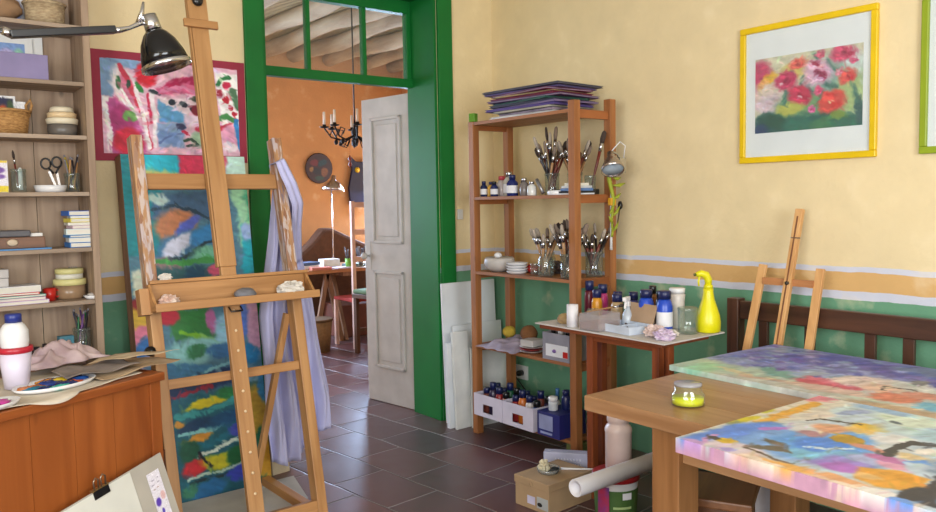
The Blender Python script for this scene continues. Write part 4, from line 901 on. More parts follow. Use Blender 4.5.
# palettes
def palette(label, loc, w_, d_, sd, cols, rz_):
    t = thing('palette', label, 'palette', loc, rz_)
    MB().lathe([(.0, 0), (.9, 0), (1.0, .012), (.97, .014), (.88, .004), (0, .004)], seg=36).obj('palette_dish', mat('white_gloss', (228, 228, 230), .25, var=.02), t).data.transform(Matrix.Diagonal((w_, d_, 1, 1)))
    rd = random.Random(sd)
    for i in range(len(cols)):
        a = rd.random() * 6.28; r_ = .2 + .55 * rd.random()
        MB().ball((w_ * r_ * math.cos(a), d_ * r_ * math.sin(a), .006), .018 + .014 * rd.random(), 1.5, .9, .35, .5, 12, 8, i + sd).obj('paint_blob', mat('blob_%d_%d_%d' % cols[i], cols[i], .25, var=.15), t)
    return t
palette('white oval palette smeared with blue and orange paint on the cabinet', cw(-.325, .125, .8085), .142, .085, 3, [(36, 60, 130), (30, 50, 110), (40, 90, 170), (214, 140, 50), (206, 96, 60), (220, 190, 50), (30, 120, 150), (60, 50, 60), (36, 60, 130), (200, 120, 60), (60, 180, 170), (30, 40, 90), (180, 60, 60), (70, 50, 60)], 24)
palette('white palette with magenta paint at the front left of the cabinet top', cw(-.60, .05, .8075), .10, .06, 8, [(170, 30, 130), (140, 20, 110), (190, 60, 150), (60, 40, 80)], 30)
# white bottle in cup
t = thing('plastic_cup', 'pale lilac plastic cup with a thick red rim holding a white bottle', 'cup', cw(-.388, .232, .8075))
MB().lathe([(.037, 0), (.050, .125), (.047, .125), (.034, .005), (0, .005)], seg=26).obj('cup_body', mat('lilac_plastic', (216, 208, 226), .35, var=.02), t)
MB().lathe([(.050, .118), (.054, .121), (.054, .137), (.049, .139), (.046, .137), (.046, .12)], seg=26).obj('cup_rim', mat('crimson_rim', (190, 36, 56), .35), t)
t = thing('white_bottle', 'white bottle with a dark blue cap standing in the red rimmed cup', 'bottle', cw(-.388, .232, .8135))
MB().lathe([(.029, 0), (.038, .11), (.044, .15), (.043, .185), (.032, .205), (.024, .212), (0, .212)], seg=26).obj('bottle_body', mat('white_gloss', (228, 228, 230), .25, var=.02), t)
MB().lathe([(.025, .213), (.025, .238), (.022, .241), (0, .241)], seg=22).obj('bottle_cap', mat('navy_cap', (34, 50, 128), .35), t)
# drawing board leaning on the cabinet
db = thing('drawing_board', 'grey drawing board leaning at a slant against the cabinet front', 'drawing board', cw(-.475, -.16, .0), 24.8)
R1 = Matrix.Translation((0, .02, 0)) @ Matrix.Rotation(math.radians(-10), 4, 'X')
BW_, BH_ = .415, .50
R2 = R1 @ Matrix.Translation((0, 0, .0)) @ Matrix.Rotation(math.radians(-9.7), 4, 'Y')
MB().box(0, BW_, 0, .005, 0, BH_ - .03, R2).obj('board', mat('grey_card', (178, 172, 160), .8, var=.04), db)
db.location = cw(-.395, -.17, .003)
def onb(x, z, y=-.001): return R2 @ Vector((x, y, z))
def card(name, x0, x1, z0, z1, m, y=-.0012, parent=db): return MB().box(x0, x1, y - .0006, y, z0, z1, R2).obj(name, m, parent)
card('white_paper', .0, .275, .0, BH_ - .034, mat('drawing_paper', (214, 214, 204), .8, var=.03))
o = painted('stained_paper', .055, .26, 24, 80, paint_mat('paint_flat', .7), db, (226, 222, 232), [('e', .3, .42, .2, .06, 10, (90, 60, 170)), ('e', .25, .62, .16, .05, 0, (70, 50, 160)), ('e', .45, .56, .1, .04, 0, (90, 70, 180)), ('e', .75, .36, .18, .06, 0, (220, 180, 180)), ('e', .5, .8, .2, .05, 0, (80, 60, 170)), ('l', [(.1, .12), (.8, .10)], .03, (150, 140, 160)), ('l', [(.1, .18), (.8, .16)], .03, (150, 140, 160)), ('l', [(.2, .24), (.7, .22)], .03, (160, 130, 120))], seed=2, warp=.004,
            to=lambda x, y, z: tuple(R2 @ Vector((x + .33, y - .002, z + .165))))
cp = thing('bulldog_clip', 'brass and black bulldog clip on the top edge of the drawing board', 'clip', db.location, 24.8)
zc = BH_ - .03
MB().box(.125, .185, -.005, -.0025, zc - .026, zc + .004, R2).box(.125, .185, .0055, .009, zc - .026, zc + .004, R2).obj('jaw', BLK, cp)
MB().box(.123, .187, -.006, .009, zc + .001, zc + .007, R2).obj('spine', mat('brass', (168, 138, 90), .35, metal=.8), cp)
for x in (.14, .168):
    MB().tube([R2 @ Vector(p) for p in ((x - .008, -.005, zc + .005), (x - .009, -.014, zc + .035), (x, -.016, zc + .044), (x + .009, -.014, zc + .035), (x + .008, -.005, zc + .005))], .0028, 6).obj('clip_arm', mat('clip_metal', (150, 136, 120), .3, metal=.9), cp)

# ================================================================== BLACK ARM LAMP OVER THE CABINET
al = thing('arm_lamp', 'black and chrome jointed lamp reaching over the bookcase shelves from the left', 'lamp', cw(-1.02, .30, .8065), 0)
b0 = Vector(al.location); LY = 2.75
def lw(x, y, z): return Vector((x, y, z)) - b0
elb = lw(.16, LY, 1.905)
MB().lathe([(.09, 0), (.09, .018), (.03, .028), (.015, .05), (0, .05)], seg=28).obj('lamp_base', BLK, al)
MB().tube([(0, 0, .05), tuple(lw(-.12, 2.6, 1.45)), tuple(elb)], .010, 10).obj('lower_arm', BLK, al)
MB().tube([elb, lw(.405, LY, 1.935)], .009, 10).tube([lw(.405, LY, 1.935), lw(.43, LY, 1.925)], .013, 10).obj('arm_joint', CHR, al)
MB().beam(lw(.425, LY, 1.925), lw(.725, LY, 1.974), .024, .034, (0, 1, 0)).obj('upper_arm', BLK, al, bevel=.003)
hj = MB().tube([lw(.72, LY, 1.972), lw(.74, LY, 1.975), lw(.77, LY, 1.985), lw(.805, LY, 2.005), lw(.822, LY, 2.01)], [.012, .010, .007, .009, .010], 10)
hj.tube([lw(.80, LY, 2.005), lw(.812, LY, 2.04), lw(.818, LY, 2.075)], [.010, .008, .004], 8)
hj.obj('head_joint', CHR, al)
SM = Matrix.Translation(lw(.818, LY, 1.985)) @ Matrix.Rotation(math.radians(-14), 4, 'Y') @ Matrix.Rotation(math.radians(168), 4, 'Y') if False else Matrix.Translation(lw(.832, LY, 2.036)) @ Matrix.Rotation(math.radians(180 - 15), 4, 'Y') @ Matrix.Rotation(math.radians(8), 4, 'X') @ Matrix.Scale(1.12, 4)
MB().lathe([(.0, 0), (.022, .002), (.024, .045), (.020, .047), (0, .047)], seg=24, M=SM).obj('lamp_neck', CHR, al)
sh = MB().lathe([(.024, .048), (.036, .060), (.052, .085), (.064, .120), (.070, .150), (.067, .150), (.060, .120), (.048, .088), (.030, .066), (.0, .060)], seg=36, M=SM).obj('lamp_shade', mat('black_enamel', (14, 14, 16), .15, var=.02), al)
o = MB().lathe([(.0705, .148), (.073, .150), (.0735, .162), (.070, .163), (.068, .150)], seg=36, M=SM).obj('shade_ring', CHR, al)
o = MB().ball((0, 0, .115), .030, 1, 1, 1.2).obj('bulb', mat('frosted_bulb', (220, 218, 210), .4), al); o.data.transform(SM)

# ================================================================== OPEN PINE SHELVING UNIT ON THE RIGHT WALL
SPZ = wood('shelf_pine_z', (168, 110, 64), (132, 80, 42), 'z', .5, knots=True); SPY = wood('shelf_pine_y', (166, 108, 64), (130, 80, 44), 'y', .5); SPX = wood('shelf_pine_x', (158, 94, 50), (124, 70, 34), 'x', .5)
su = thing('shelving_unit', 'open reddish pine shelving unit standing against the right wall', 'shelf unit', (0, 0, 0))
UX0, UX1, UY0, UY1 = 2.93, 3.245, 2.835, 3.70
for (x, y, top) in ((UX0, UY1 - .045, 1.865), (UX1 - .045, UY1 - .045, 1.865), (UX0, UY0, 1.905), (UX1 - .045, UY0, 1.925)):
    MB().box(x, x + .045, y, y + .045, 0, top).obj('post', SPZ, su, bevel=.002)
LV = [1.862, 1.425, .985, .545, .135]
for z in LV:
    s_ = MB(); n = 5; w_ = (UX1 - .0005 - UX0 - .002 - (n - 1) * .004) / n
    for i in range(n):
        a = UX0 + .001 + i * (w_ + .004)
        y0, y1 = UY0 + .046, UY1 - .046
        s_.box(a, a + w_, y0, y1, z - .018, z)
    s_.obj('shelf_board', SPY, su, bevel=.001)
    for y in (UY0 + .012, UY1 - .033):
        if z > .3: MB().box(UX0 + .046, UX1 - .046, y, y + .02, z - .045, z - .001).obj('end_rail', SPX, su, bevel=.001)
o = MB().box(-.02, .02, -.02, .02, 0, .05).obj('green_block', mat('leaf_green', (96, 150, 40), .5), bevel=.004); tag(o, 'small bright green block on top of the far front post of the shelving unit', 'block', loc=(UX0 + .022, UY1 - .0225, 1.866), rz=20)
_n0 = set(COL.objects)
# pile of portfolios on top
pf = [((206, 206, 206), .38, .52, .010, 4, 'white card'), ((22, 22, 24), .36, .48, .016, -3, 'black'), ((196, 190, 170), .40, .46, .008, 3, 'cream'), ((92, 76, 140), .42, .54, .012, 7, 'violet'), ((120, 100, 150), .40, .56, .008, -4, 'pale violet'), ((60, 62, 80), .42, .52, .012, 5, 'slate'), ((40, 84, 70), .39, .50, .010, -7, 'dark green'), ((92, 60, 110), .42, .56, .010, 8, 'plum'), ((112, 26, 52), .40, .52, .014, 2, 'wine red'), ((190, 170, 120), .40, .44, .006, 9, 'straw'), ((122, 30, 70), .42, .50, .010, -5, 'crimson'), ((104, 92, 140), .40, .58, .008, 8, 'mauve'), ((84, 84, 98), .46, .60, .010, 5, 'dark grey')]
z = 1.8625; ordn = ['lowest', 'second', 'third', 'fourth', 'fifth', 'sixth', 'seventh', 'eighth', 'ninth', 'tenth', 'eleventh', 'twelfth', 'topmost']
for i, (cc, w_, d_, h_, rz_, nm_) in enumerate(pf):
    h_ *= 1.12; w_ *= .80; d_ *= .96
    t = thing('portfolio', '%s art folder, %s in the pile on top of the shelving unit' % (nm_, ordn[i]), 'folder', (3.165 + .010 * math.sin(i * 1.7) - (.02 if i == 12 else 0), 3.30 + .015 * math.cos(i * 2.3), z), rz_ * .7, 'folders piled on the shelving unit')
    mm = mat('folder_%d' % i, cc, .55, var=.12, scale=5)
    def fn(u, v, w_=w_, d_=d_, i=i): return ((u - .5) * w_, (v - .5) * d_, .0005 + .0015 * (1 + math.sin(u * 5 + i)) * (1 if i > 6 else .2) * (1 - 2 * abs(v - .5)))
    MB().box(-w_ / 2, w_ / 2, -d_ / 2, d_ / 2, 0, .0022).obj('folder_back', mm, t)
    MB().box(-w_ / 2 + .006, w_ / 2 - .006, -d_ / 2 + .006, d_ / 2 - .006, .0023, h_ - .003).obj('paper_stack', mat('folder_papers', (150, 134, 150), .8, var=.2) if i % 3 == 1 else mm, t)
    MB().box(-w_ / 2, w_ / 2, -d_ / 2, d_ / 2, h_ - .0028, h_ - .0006).obj('folder_cover', mm, t)
    z += h_
# --- shelf 1 (z 1.425): inks, brush jars, cases
def bottle(name, label, cat, loc, r, h, mbody, mcap, group=None, cap=.2, neck=.45, lab=None):
    t = thing(name, label, cat, loc, 0, group)
    hb = h * (1 - cap)
    MB().lathe([(r * .92, 0), (r, .004), (r, hb * .78), (r * neck * 1.3, hb * .95), (r * neck, hb), (0, hb)], seg=18).obj('bottle_body', mbody, t)
    MB().lathe([(r * neck * 1.25, hb + .0003), (r * neck * 1.25, h - .002), (r * neck * 1.1, h), (0, h)], seg=16).obj('cap', mcap, t)
    if lab: MB().lathe([(r * 1.012, hb * .18), (r * 1.012, hb * .62)], seg=18).obj('label', lab, t).data.materials
    return t
NAVY = mat('navy_plastic', (26, 34, 84), .35); WHT = mat('white_gloss', (228, 228, 230), .25, var=.02); LAB = mat('paper_label', (222, 222, 226), .7, var=.03)
inks = [(3.640, 3.0, 'dark blue ink bottle nearest the far post on the upper shelf', (30, 40, 80), NAVY, .017, .065), (3.595, 3.02, 'yellow ink bottle on the upper shelf between two blue ones', (206, 160, 70), NAVY, .017, .062), (3.60, 3.12, 'jar with a rose red lid behind the yellow ink bottle', (200, 190, 190), mat('rose_lid', (190, 70, 80), .4), .028, .085), (3.545, 3.0, 'dark blue ink bottle right of the yellow ink', (34, 44, 90), BLK, .018, .062), (3.475, 3.06, 'tall clear bottle with white label among the inks', (190, 186, 176), CHR, .026, .10), (3.385, 3.0, 'large dark blue ink bottle with a dark lid', (26, 40, 100), NAVY, .026, .085), (3.335, 3.04, 'dark red ink bottle next to the large blue ink', (84, 40, 50), BLK, .017, .06), (3.285, 3.0, 'clear stoppered bottle with a dark liquid', (120, 112, 110), CHR, .021, .07), (3.21, 2.985, 'small white pot with a grey top in front of the brush jar', (220, 220, 216), CHR, .020, .055)]
for i, (y, x, lb, cc, mc, r_, h_) in enumerate(inks):
    bottle('ink_bottle', lb, 'ink bottle', (x, y, 1.4255), r_ * 1.28, h_ * 1.4, mat('ink_%d' % i, cc, .2), mc, 'ink bottles on the upper shelf', lab=LAB if i in (0, 3, 4, 5) else None)
CENT = {}
def brushes_in(cx, cy, z, r, n, lab, group, L0=.24, dl=.05, tmax=16, sd=1, kinds=(0, 1, 2, 3), wd=.013):
    """bunch of brushes spiralling out of a jar, so that the handles pass beside each other"""
    rd = random.Random(sd); no = min(n, 10); inner = min(max(0, n - no), 5)
    for k in range(no + inner):
        out = k < no; m = no if out else inner; q = r * (.82 if out else .36)
        a0 = 2 * PI * (k if out else k - no) / m + (0 if out else .5); a1 = a0 + math.radians(105 if out else 80)
        b_ = Vector((q * math.cos(a0), q * math.sin(a0), 0)); e = Vector((q * 1.08 * math.cos(a1), q * 1.08 * math.sin(a1), .105 if out else .16)); d = e - b_
        L_ = L0 + dl * (rd.random() - .5) + (0 if out else .03); L_ = round(L_ / .03) * .03
        o = brush(lab, (cx + b_.x, cy + b_.y, z), math.degrees(math.atan2(math.hypot(d.x, d.y), d.z)), math.degrees(math.atan2(d.y, d.x)), L_, kinds[rd.randrange(len(kinds))], rd.randrange(3), (wd, wd * 1.3)[rd.randrange(2)] * (1 if out else .8), group)
        CENT[o.name] = (cx, cy)
jar('glass_jar', 'glass jar crammed with brushes left of the near post on the upper shelf', 'jar', (3.08, 3.14, 1.4255), .040, .12, water=None)
jar('glass_jar', 'second brush jar close behind the near front post on the upper shelf', 'jar', (3.16, 3.04, 1.4255), .040, .12)
brushes_in(3.08, 3.14, 1.437, .034, 20, 'paint brush standing bristles up in the left brush jar on the upper shelf', 'brushes in the left jar of the upper shelf', .30, .09, 27, 3, (0, 0, 2, 2, 0, 1), .018)
brushes_in(3.16, 3.04, 1.437, .034, 12, 'paint brush standing bristles up in the second brush jar on the upper shelf', 'brushes in the second jar of the upper shelf', .28, .08, 22, 5, (0, 1, 2, 2), .018)
o = MB().tube([(0, -.03, .0), (.0, .02, .075)], .010, 10).obj('paint_tube', mat('grey_tube', (150, 148, 150), .3, metal=.6)); tag(o, 'grey metal tube leaning against the left brush jar of the upper shelf', 'tube', loc=(2.99, 3.155, 1.437))
brush('long brush leaning alone at the right of the near front post on the upper shelf', (3.20, 2.965, 1.437), 14, -62, .33, 0, 0, .024)
jar('tall_glass', 'glass holding the single long brush on the upper shelf', 'jar', (3.20, 2.965, 1.4255), .030, .10)
t = thing('round_tin', 'flat white round tin lying at the front of the upper shelf', 'tin', (2.985, 3.02, 1.4255)); MB().lathe([(.045, 0), (.048, .004), (.048, .020), (.044, .024), (0, .024)], seg=28).obj('tin_body', WHT, t)
o = MB().box(-.05, .05, -.11, .11, 0, .03).obj('black_case', BLK, bevel=.003); tag(o, 'flat black case behind the white tin on the upper shelf', 'case', loc=(3.25, 3.10, 1.4255), rz=3)
z = 1.4255
for i, (cc, w_, d_, h_, nm_) in enumerate((((214, 216, 222), .15, .11, .008, 'white pad'), ((30, 32, 38), .15, .12, .010, 'black notebook'), ((88, 120, 170), .14, .10, .014, 'blue paint box'), ((206, 210, 214), .13, .10, .012, 'pale box'), ((226, 222, 210), .11, .07, .014, 'cream box'))):
    o = MB().box(-w_ / 2, w_ / 2, -d_ / 2, d_ / 2, 0, h_).obj(nm_.replace(' ', '_'), mat('pad_c%d' % i, cc, .5), bevel=.001)
    tag(o, '%s, %s in the little pile under the clip lamp' % (nm_, ('lowest', 'second', 'middle', 'fourth', 'topmost')[i]), nm_.split()[-1], 'pads piled under the clip lamp', loc=(3.155 if i else 3.16, 2.945 - .002 * i, z) if False else (3.06, 2.938, z), rz=(-3, 4, -6, 5, -2)[i]); z += h_ + .0006
# clip lamp
CREAM_E = mat('lamp_inner_white', (190, 206, 222), .4)
cl_ = thing('clip_lamp', 'small silver clip lamp clamped on the near end of the shelving unit', 'lamp', (3.21, 2.80, 1.585))
SMx = Matrix.Translation((-.07, -.02, .055)) @ Matrix.Rotation(math.radians(-28), 4, 'X') @ Matrix.Rotation(math.radians(200), 4, 'Y')
MB().lathe([(0, 0), (.018, .002), (.020, .03), (.038, .055), (.056, .095), (.060, .115), (.057, .115), (.050, .09), (.034, .062), (0, .055)], seg=28, M=SMx).obj('lamp_shade', mat('brushed_steel', (186, 176, 170), .25, metal=.9), cl_)
MB().lathe([(.0, .075), (.054, .105), (.054, .107), (0, .08)], seg=28, M=SMx).obj('reflector', CREAM_E, cl_)
MB().tube([tuple(SMx @ Vector((0, 0, .005))), (-.04, -.01, .06), (-.005, -.012, .045), (-.0, -.030, .0)], .006, 8).obj('lamp_arm', CHR, cl_)
MB().box(-.012, .035, -.034, -.026, -.05, .03).obj('clamp', CHR, cl_, bevel=.002)
MB().tube([tuple(SMx @ Vector((0, 0, .0))), (-.02, -.04, .11), (.01, -.05, .09), (.02, -.03, .02)], .003, 6).obj('cord', WHT, cl_)
# twig / strap / rod hanging on the near back post
tw = thing('green_twig', 'yellow green leafy twig tied to the near back post of the shelving unit', 'twig', (3.175, 2.80, 1.20))
LEAF = mat('yellow_green_leaf', (150, 160, 40), .6); 
MB().tube([(0, 0, 0), (-.01, -.004, .10), (.0, -.008, .20), (-.035, -.01, .30), (-.05, -.012, .36)], [.005, .007, .010, .012, .006], 8).obj('stem', LEAF, tw)
for i, (z_, dx, dz, l_w) in enumerate(((.03, .03, .05, .016), (.07, -.045, .04, .016), (.11, .04, .05, .018), (.17, -.04, -.05, .015), (.20, .05, .03, .020), (.27, .085, .012, .022), (.31, .05, .0, .02), (.05, -.03, -.05, .014))):
    MB().tube([(0, -.006, z_), (dx * .5, -.012, z_ + dz * .5 - .006), (dx, -.016, z_ + dz)], [.003, l_w / 2, .002], 8).obj('leaf', LEAF, tw)
MB().box(-.022, .018, -.012, .012, .165, .205).obj('yellow_tie', mat('amber_tape', (214, 160, 36), .5), tw, bevel=.003)
o = MB().tube([(0, 0, 0), (-.004, -.004, .10), (0, 0, .24), (.002, 0, .36)], [.008, .006, .005, .005], 8).obj('hanging_string', WHT); tag(o, 'white cord hanging beside the green twig on the shelving unit', 'string', loc=(3.185, 2.818, 1.13))
rd_ = thing('thin_rod', 'thin dark rod with a black knob leaning against the near back post', 'rod', (3.31, 2.80, .0)); 
MB().tube([(-.01, .33, .012), (-.01, .055, 1.36)], .0035, 6).obj('rod_shaft', mat('rod_dark', (84, 62, 44), .5), rd_); MB().lathe([(0, -.01), (.014, .0), (.014, .02), (.008, .035), (0, .037)], c=(-.01, .055, 1.35), seg=12).obj('rod_knob', BLK, rd_)
# --- shelf 2 (z .985)
t = thing('lidded_bowl', 'grey white ceramic bowl at the far end of the middle shelf', 'bowl', (3.05, 3.56, .9855))
MB().lathe([(.045, 0), (.078, .02), (.092, .05), (.088, .075), (.078, .085), (.070, .078), (0, .078)], seg=30).obj('bowl_body', mat('stoneware', (190, 184, 178), .45, var=.08), t)
MB().ball((-.01, 0, .095), .022, 1.1, 1, .8, .1).obj('bowl_contents', WHT, t)
for i in range(4):
    t = thing('palette_dish', 'white porcelain paint dish, %s of the stack on the middle shelf' % ('lowest', 'second', 'third', 'topmost')[i], 'dish', (3.02 + .003 * (i % 2), 3.375, .9855 + .0155 * i), 0, 'stacked paint dishes')
    MB().lathe([(.05, 0), (.062, .012), (.063, .0148), (.058, .0148), (.048, .004), (0, .004)], seg=28).obj('dish_body', WHT, t)
o = MB().lathe([(.03, 0), (.045, .008), (.045, .022), (0, .03)], seg=20).obj('red_tray', RED); tag(o, 'dark red bowl behind the white paint dishes', 'bowl', loc=(3.20, 3.42, .9855 + .0), rz=0); o.scale = (1.6, 1.6, 1.6)
crumple('paint_tubes', 'pile of dark crumpled paint tubes behind the white paint dishes', 'paint tubes', (3.24, 3.27, .9855), .05, mat('dark_tubes', (96, 70, 64), .5, c2=(50, 40, 44), scale=30), 1.2, 1.2, .8, 6, .3)
jl = [(3.02, 3.225, .026, .065, 'small glass jar just right of the white paint dishes', 0), (3.12, 3.21, .040, .125, 'tall empty glass jar behind the small jar on the middle shelf', 0), (3.00, 3.12, .044, .13, 'front glass jar with a few long brushes on the middle shelf', 8), (3.14, 3.055, .044, .13, 'glass jar of brushes behind the near front post on the middle shelf', 12), (3.00, 2.945, .046, .13, 'wide glass jar of dark brushes right of the near post on the middle shelf', 12), (3.24, 2.975, .048, .135, 'rearmost glass jar with several red handled brushes on the middle shelf', 8)]
for i, (x, y, r_, h_, lb, nb) in enumerate(jl):
    jar('glass_jar', lb, 'jar', (x, y, .9855), r_, h_, None, neck=1 if i in (1, 2) else 0)
    if nb: brushes_in(x, y, .997, r_ * .72, nb, 'paint brush standing in the ' + ['', '', 'front glass jar of the middle shelf', 'jar behind the near post of the middle shelf', 'wide near jar of the middle shelf', 'rearmost jar of the middle shelf'][i], 'brushes in middle shelf jar ' + 'abcdef'[i], .27, .06, 23, 11 + i, (0, 1, 2, 2) if i != 5 else (0, 0, 2), .020)
# --- shelf 3 (z .545)
o = rag('crumpled_paper', 'crumpled lilac grey paper heap on the lower shelf', (3.115, 3.48, .546), .36, .33, .06, mat('lilac_paper', (176, 166, 184), .8, c2=(140, 130, 150), scale=10), 4); o.rotation_euler = (0, 0, 0)
b1 = MB().ball((0, 0, .036), .036, 1.15, 1, .95, .10, 18, 12, 2).obj('yellow_sponge', mat('mustard_sponge', (176, 150, 50), .9, scale=40, bump=.4)); tag(b1, 'mustard yellow round sponge on the crumpled paper', 'sponge', loc=(3.06, 3.49, .598))
b1 = MB().ball((0, 0, .045), .048, 1.1, 1, .98, .10, 18, 12, 3).obj('brown_sponge', mat('brown_sponge', (118, 78, 44), .9, scale=40, bump=.5)); tag(b1, 'brown round sponge beside the yellow one on the crumpled paper', 'sponge', loc=(3.10, 3.36, .592))
for i, (cc, lb) in enumerate((((220, 214, 210), 'white plate lowest in the small stack on the lower shelf'), ((176, 44, 44), 'red plate in the small stack on the lower shelf'), ((214, 206, 204), 'white plate above the red plate on the lower shelf'))):
    t = thing('plate', lb, 'plate', (3.03, 3.265 - .0, .5455 + .0125 * i)); MB().lathe([(.045, 0), (.070, .011), (.072, .0118), (.066, .0118), (.042, .004), (0, .004)], seg=28).obj('plate_body', mat('plate_%d' % i, cc, .35), t)
o = MB().box(-.05, .05, -.045, .045, 0, .036).obj('small_white_box', mat('carton_grey', (186, 182, 180), .6), bevel=.002); tag(o, 'small pale carton on the plates of the lower shelf', 'box', loc=(3.03, 3.265, .584), rz=8)
cr_ = thing('grey_crate', 'grey storage crate with a white label on the lower shelf', 'crate', (3.09, 3.02, .5455))
gcm = mat('grey_crate', (142, 140, 150), .5); W2, D2, H2 = .112, .100, .145
MB().box(-W2, W2, -D2, D2, 0, .005).box(-W2, -W2 + .004, -D2, D2, .005, H2).box(W2 - .004, W2, -D2, D2, .005, H2).box(-W2 + .004, W2 - .004, -D2, -D2 + .004, .005, H2).box(-W2 + .004, W2 - .004, D2 - .004, D2, .005, H2).obj('crate_body', gcm, cr_)
MB().box(-W2 - .0015, -W2 - .0003, -.09, .075, .02, .085).obj('crate_label', LAB, cr_)
MB().box(-W2 - .0025, -W2 - .0016, -.09, -.055, .022, .055).obj('red_mark', RED, cr_)
MB().ball((.0, .0, .0), .010, 1, 1.4, 1).obj('label_blot', mat('violet_blot', (120, 90, 150), .6), cr_).location = (-W2 - .001, .01, .05)
rdm = random.Random(4)
for i in range(7):
    bottle('small_jar', 'small jar or bottle standing in the grey crate', 'jar', (3.02 + .08 * (i % 3), 2.975 + .055 * (i // 3), .5515), .024, .15 + .012 * (i % 3), mat('cr_%d' % i, [(70, 80, 70), (170, 150, 120), (100, 104, 110), (60, 60, 64), (140, 120, 100), (96, 110, 90), (160, 160, 160)][i], .3), WHT if i % 2 else BLK, 'jars in the grey crate')
# --- floor shelf (z .155)
def open_box(name, label, x, y, z, w_, d_, h_, m, slot=True):
    t = thing(name, label, 'box', (x, y, z)); b_ = MB()
    b_.box(-w_ / 2, w_ / 2, -d_ / 2, d_ / 2, 0, .003).box(w_ / 2 - .003, w_ / 2, -d_ / 2, d_ / 2, .003, h_).box(-w_ / 2, w_ / 2 - .003, -d_ / 2, -d_ / 2 + .003, .003, h_).box(-w_ / 2, w_ / 2 - .003, d_ / 2 - .003, d_ / 2, .003, h_)
    x0 = -w_ / 2
    if slot:   # front face (towards the room) with a hand hole
        b_.box(x0, x0 + .003, -d_ / 2 + .003, -.045, .003, h_).box(x0, x0 + .003, .045, d_ / 2 - .003, .003, h_).box(x0, x0 + .003, -.045, .045, .003, .025).box(x0, x0 + .003, -.045, .045, .075, h_)
    else: b_.box(x0, x0 + .003, -d_ / 2 + .003, d_ / 2 - .003, .003, h_)
    b_.obj('box_body', m, t); return t
WCB = mat('white_cardboard', (206, 200, 216), .7, var=.04)
open_box('cardboard_box', 'white cardboard box with a hand hole, farther of the two on the bottom shelf', 3.00, 3.515, .136, .20, .255, .13, WCB)
open_box('cardboard_box', 'white cardboard box with a hand hole, nearer of the two on the bottom shelf', 3.00, 3.255, .136, .20, .255, .13, WCB)
cm_ = [(200, 110, 40), (206, 150, 60), (196, 190, 60), (150, 40, 40), (30, 60, 110), (40, 100, 70), (50, 40, 70), (206, 200, 200), (190, 90, 40), (120, 60, 50)]
lbn = ['orange', 'amber', 'yellow', 'dark red', 'blue', 'green', 'purple', 'white', 'burnt orange', 'brown']
for bx, (cy, word, sdx) in enumerate(((3.515, 'farther', 0), (3.255, 'nearer', 4))):
    k = 0
    for ix in range(2):
        for iy in range(4):
            cidx = (k * 3 + sdx) % 10
            bottle('paint_bottle', '%s paint bottle, %s row of %s white box, %s from near end' % (lbn[cidx], ('front', 'back')[ix], word, ('first', 'second', 'third', 'fourth')[iy]), 'paint bottle', (2.965 + .095 * ix, cy - .085 + .058 * iy, .1395), .026, .150 + .02 * ((k * 7) % 3), mat('pb_%d' % cidx, cm_[cidx], .3), NAVY if k % 4 else BLK, 'paint bottles in the %s white box' % word, cap=.22, neck=.6); k += 1
bottle('dispenser_bottle', 'white bottle with a pointed nozzle standing in the nearer white box', 'bottle', (2.958, 3.075, .1595) if False else (3.14, 3.17, .1395), .022, .21, WHT, mat('blue_nozzle', (60, 110, 160), .4), cap=.3, neck=.4)
bx_ = thing('blue_carton', 'dark blue carton with white printed panel at the near end of the bottom shelf', 'box', (3.01, 3.02, .136))
MB().box(-.10, .10, -.085, .085, 0, .13).obj('carton_body', mat('royal_carton', (36, 38, 110), .5), bx_, bevel=.002)
MB().box(-.1015, -.1003, -.035, .070, .035, .115).obj('printed_panel', mat('pale_panel', (150, 156, 196), .6), bx_); MB().box(-.1015, -.1003, -.03, .06, .012, .024).obj('text_strip', mat('pale_panel', (150, 156, 196), .6), bx_)
bottle('white_tub', 'white tub with a white lid on the dark blue carton', 'tub', (2.955, 3.03, .2665), .026, .075, mat('tub_body', (210, 216, 222), .4), WHT, cap=.35, neck=.8)
bottle('dark_bottle', 'tall navy bottle on the dark blue carton near the post', 'bottle', (3.05, 3.02, .2665), .026, .105, NAVY, NAVY, cap=.25, neck=.6)
jar('glass_jar', 'small glass jar on the dark blue carton', 'jar', (3.05, 2.96, .2665), .026, .06)
o = MB().box(-.05, .05, -.035, .035, 0, .10).obj('green_carton', mat('olive_carton', (110, 120, 70), .7)); tag(o, 'small olive green carton on the floor below the near end of the shelving', 'box', loc=(3.055, 2.94, .001)); o.scale = (1, 1, 1)
for o in list(COL.objects):
    if o in _n0 or o.parent is not None or o.name.startswith(('green_twig', 'white_cord', 'hanging_string', 'thin_rod', 'clip_lamp')): continue
    lx, ly, lz = o.location; cx_ = CENT.get(o.name, (lx, ly))[0]
    dx = 2.95 + (cx_ - 2.95) * .68 - cx_; o.location = (lx + dx, ly + dx * .75, lz)
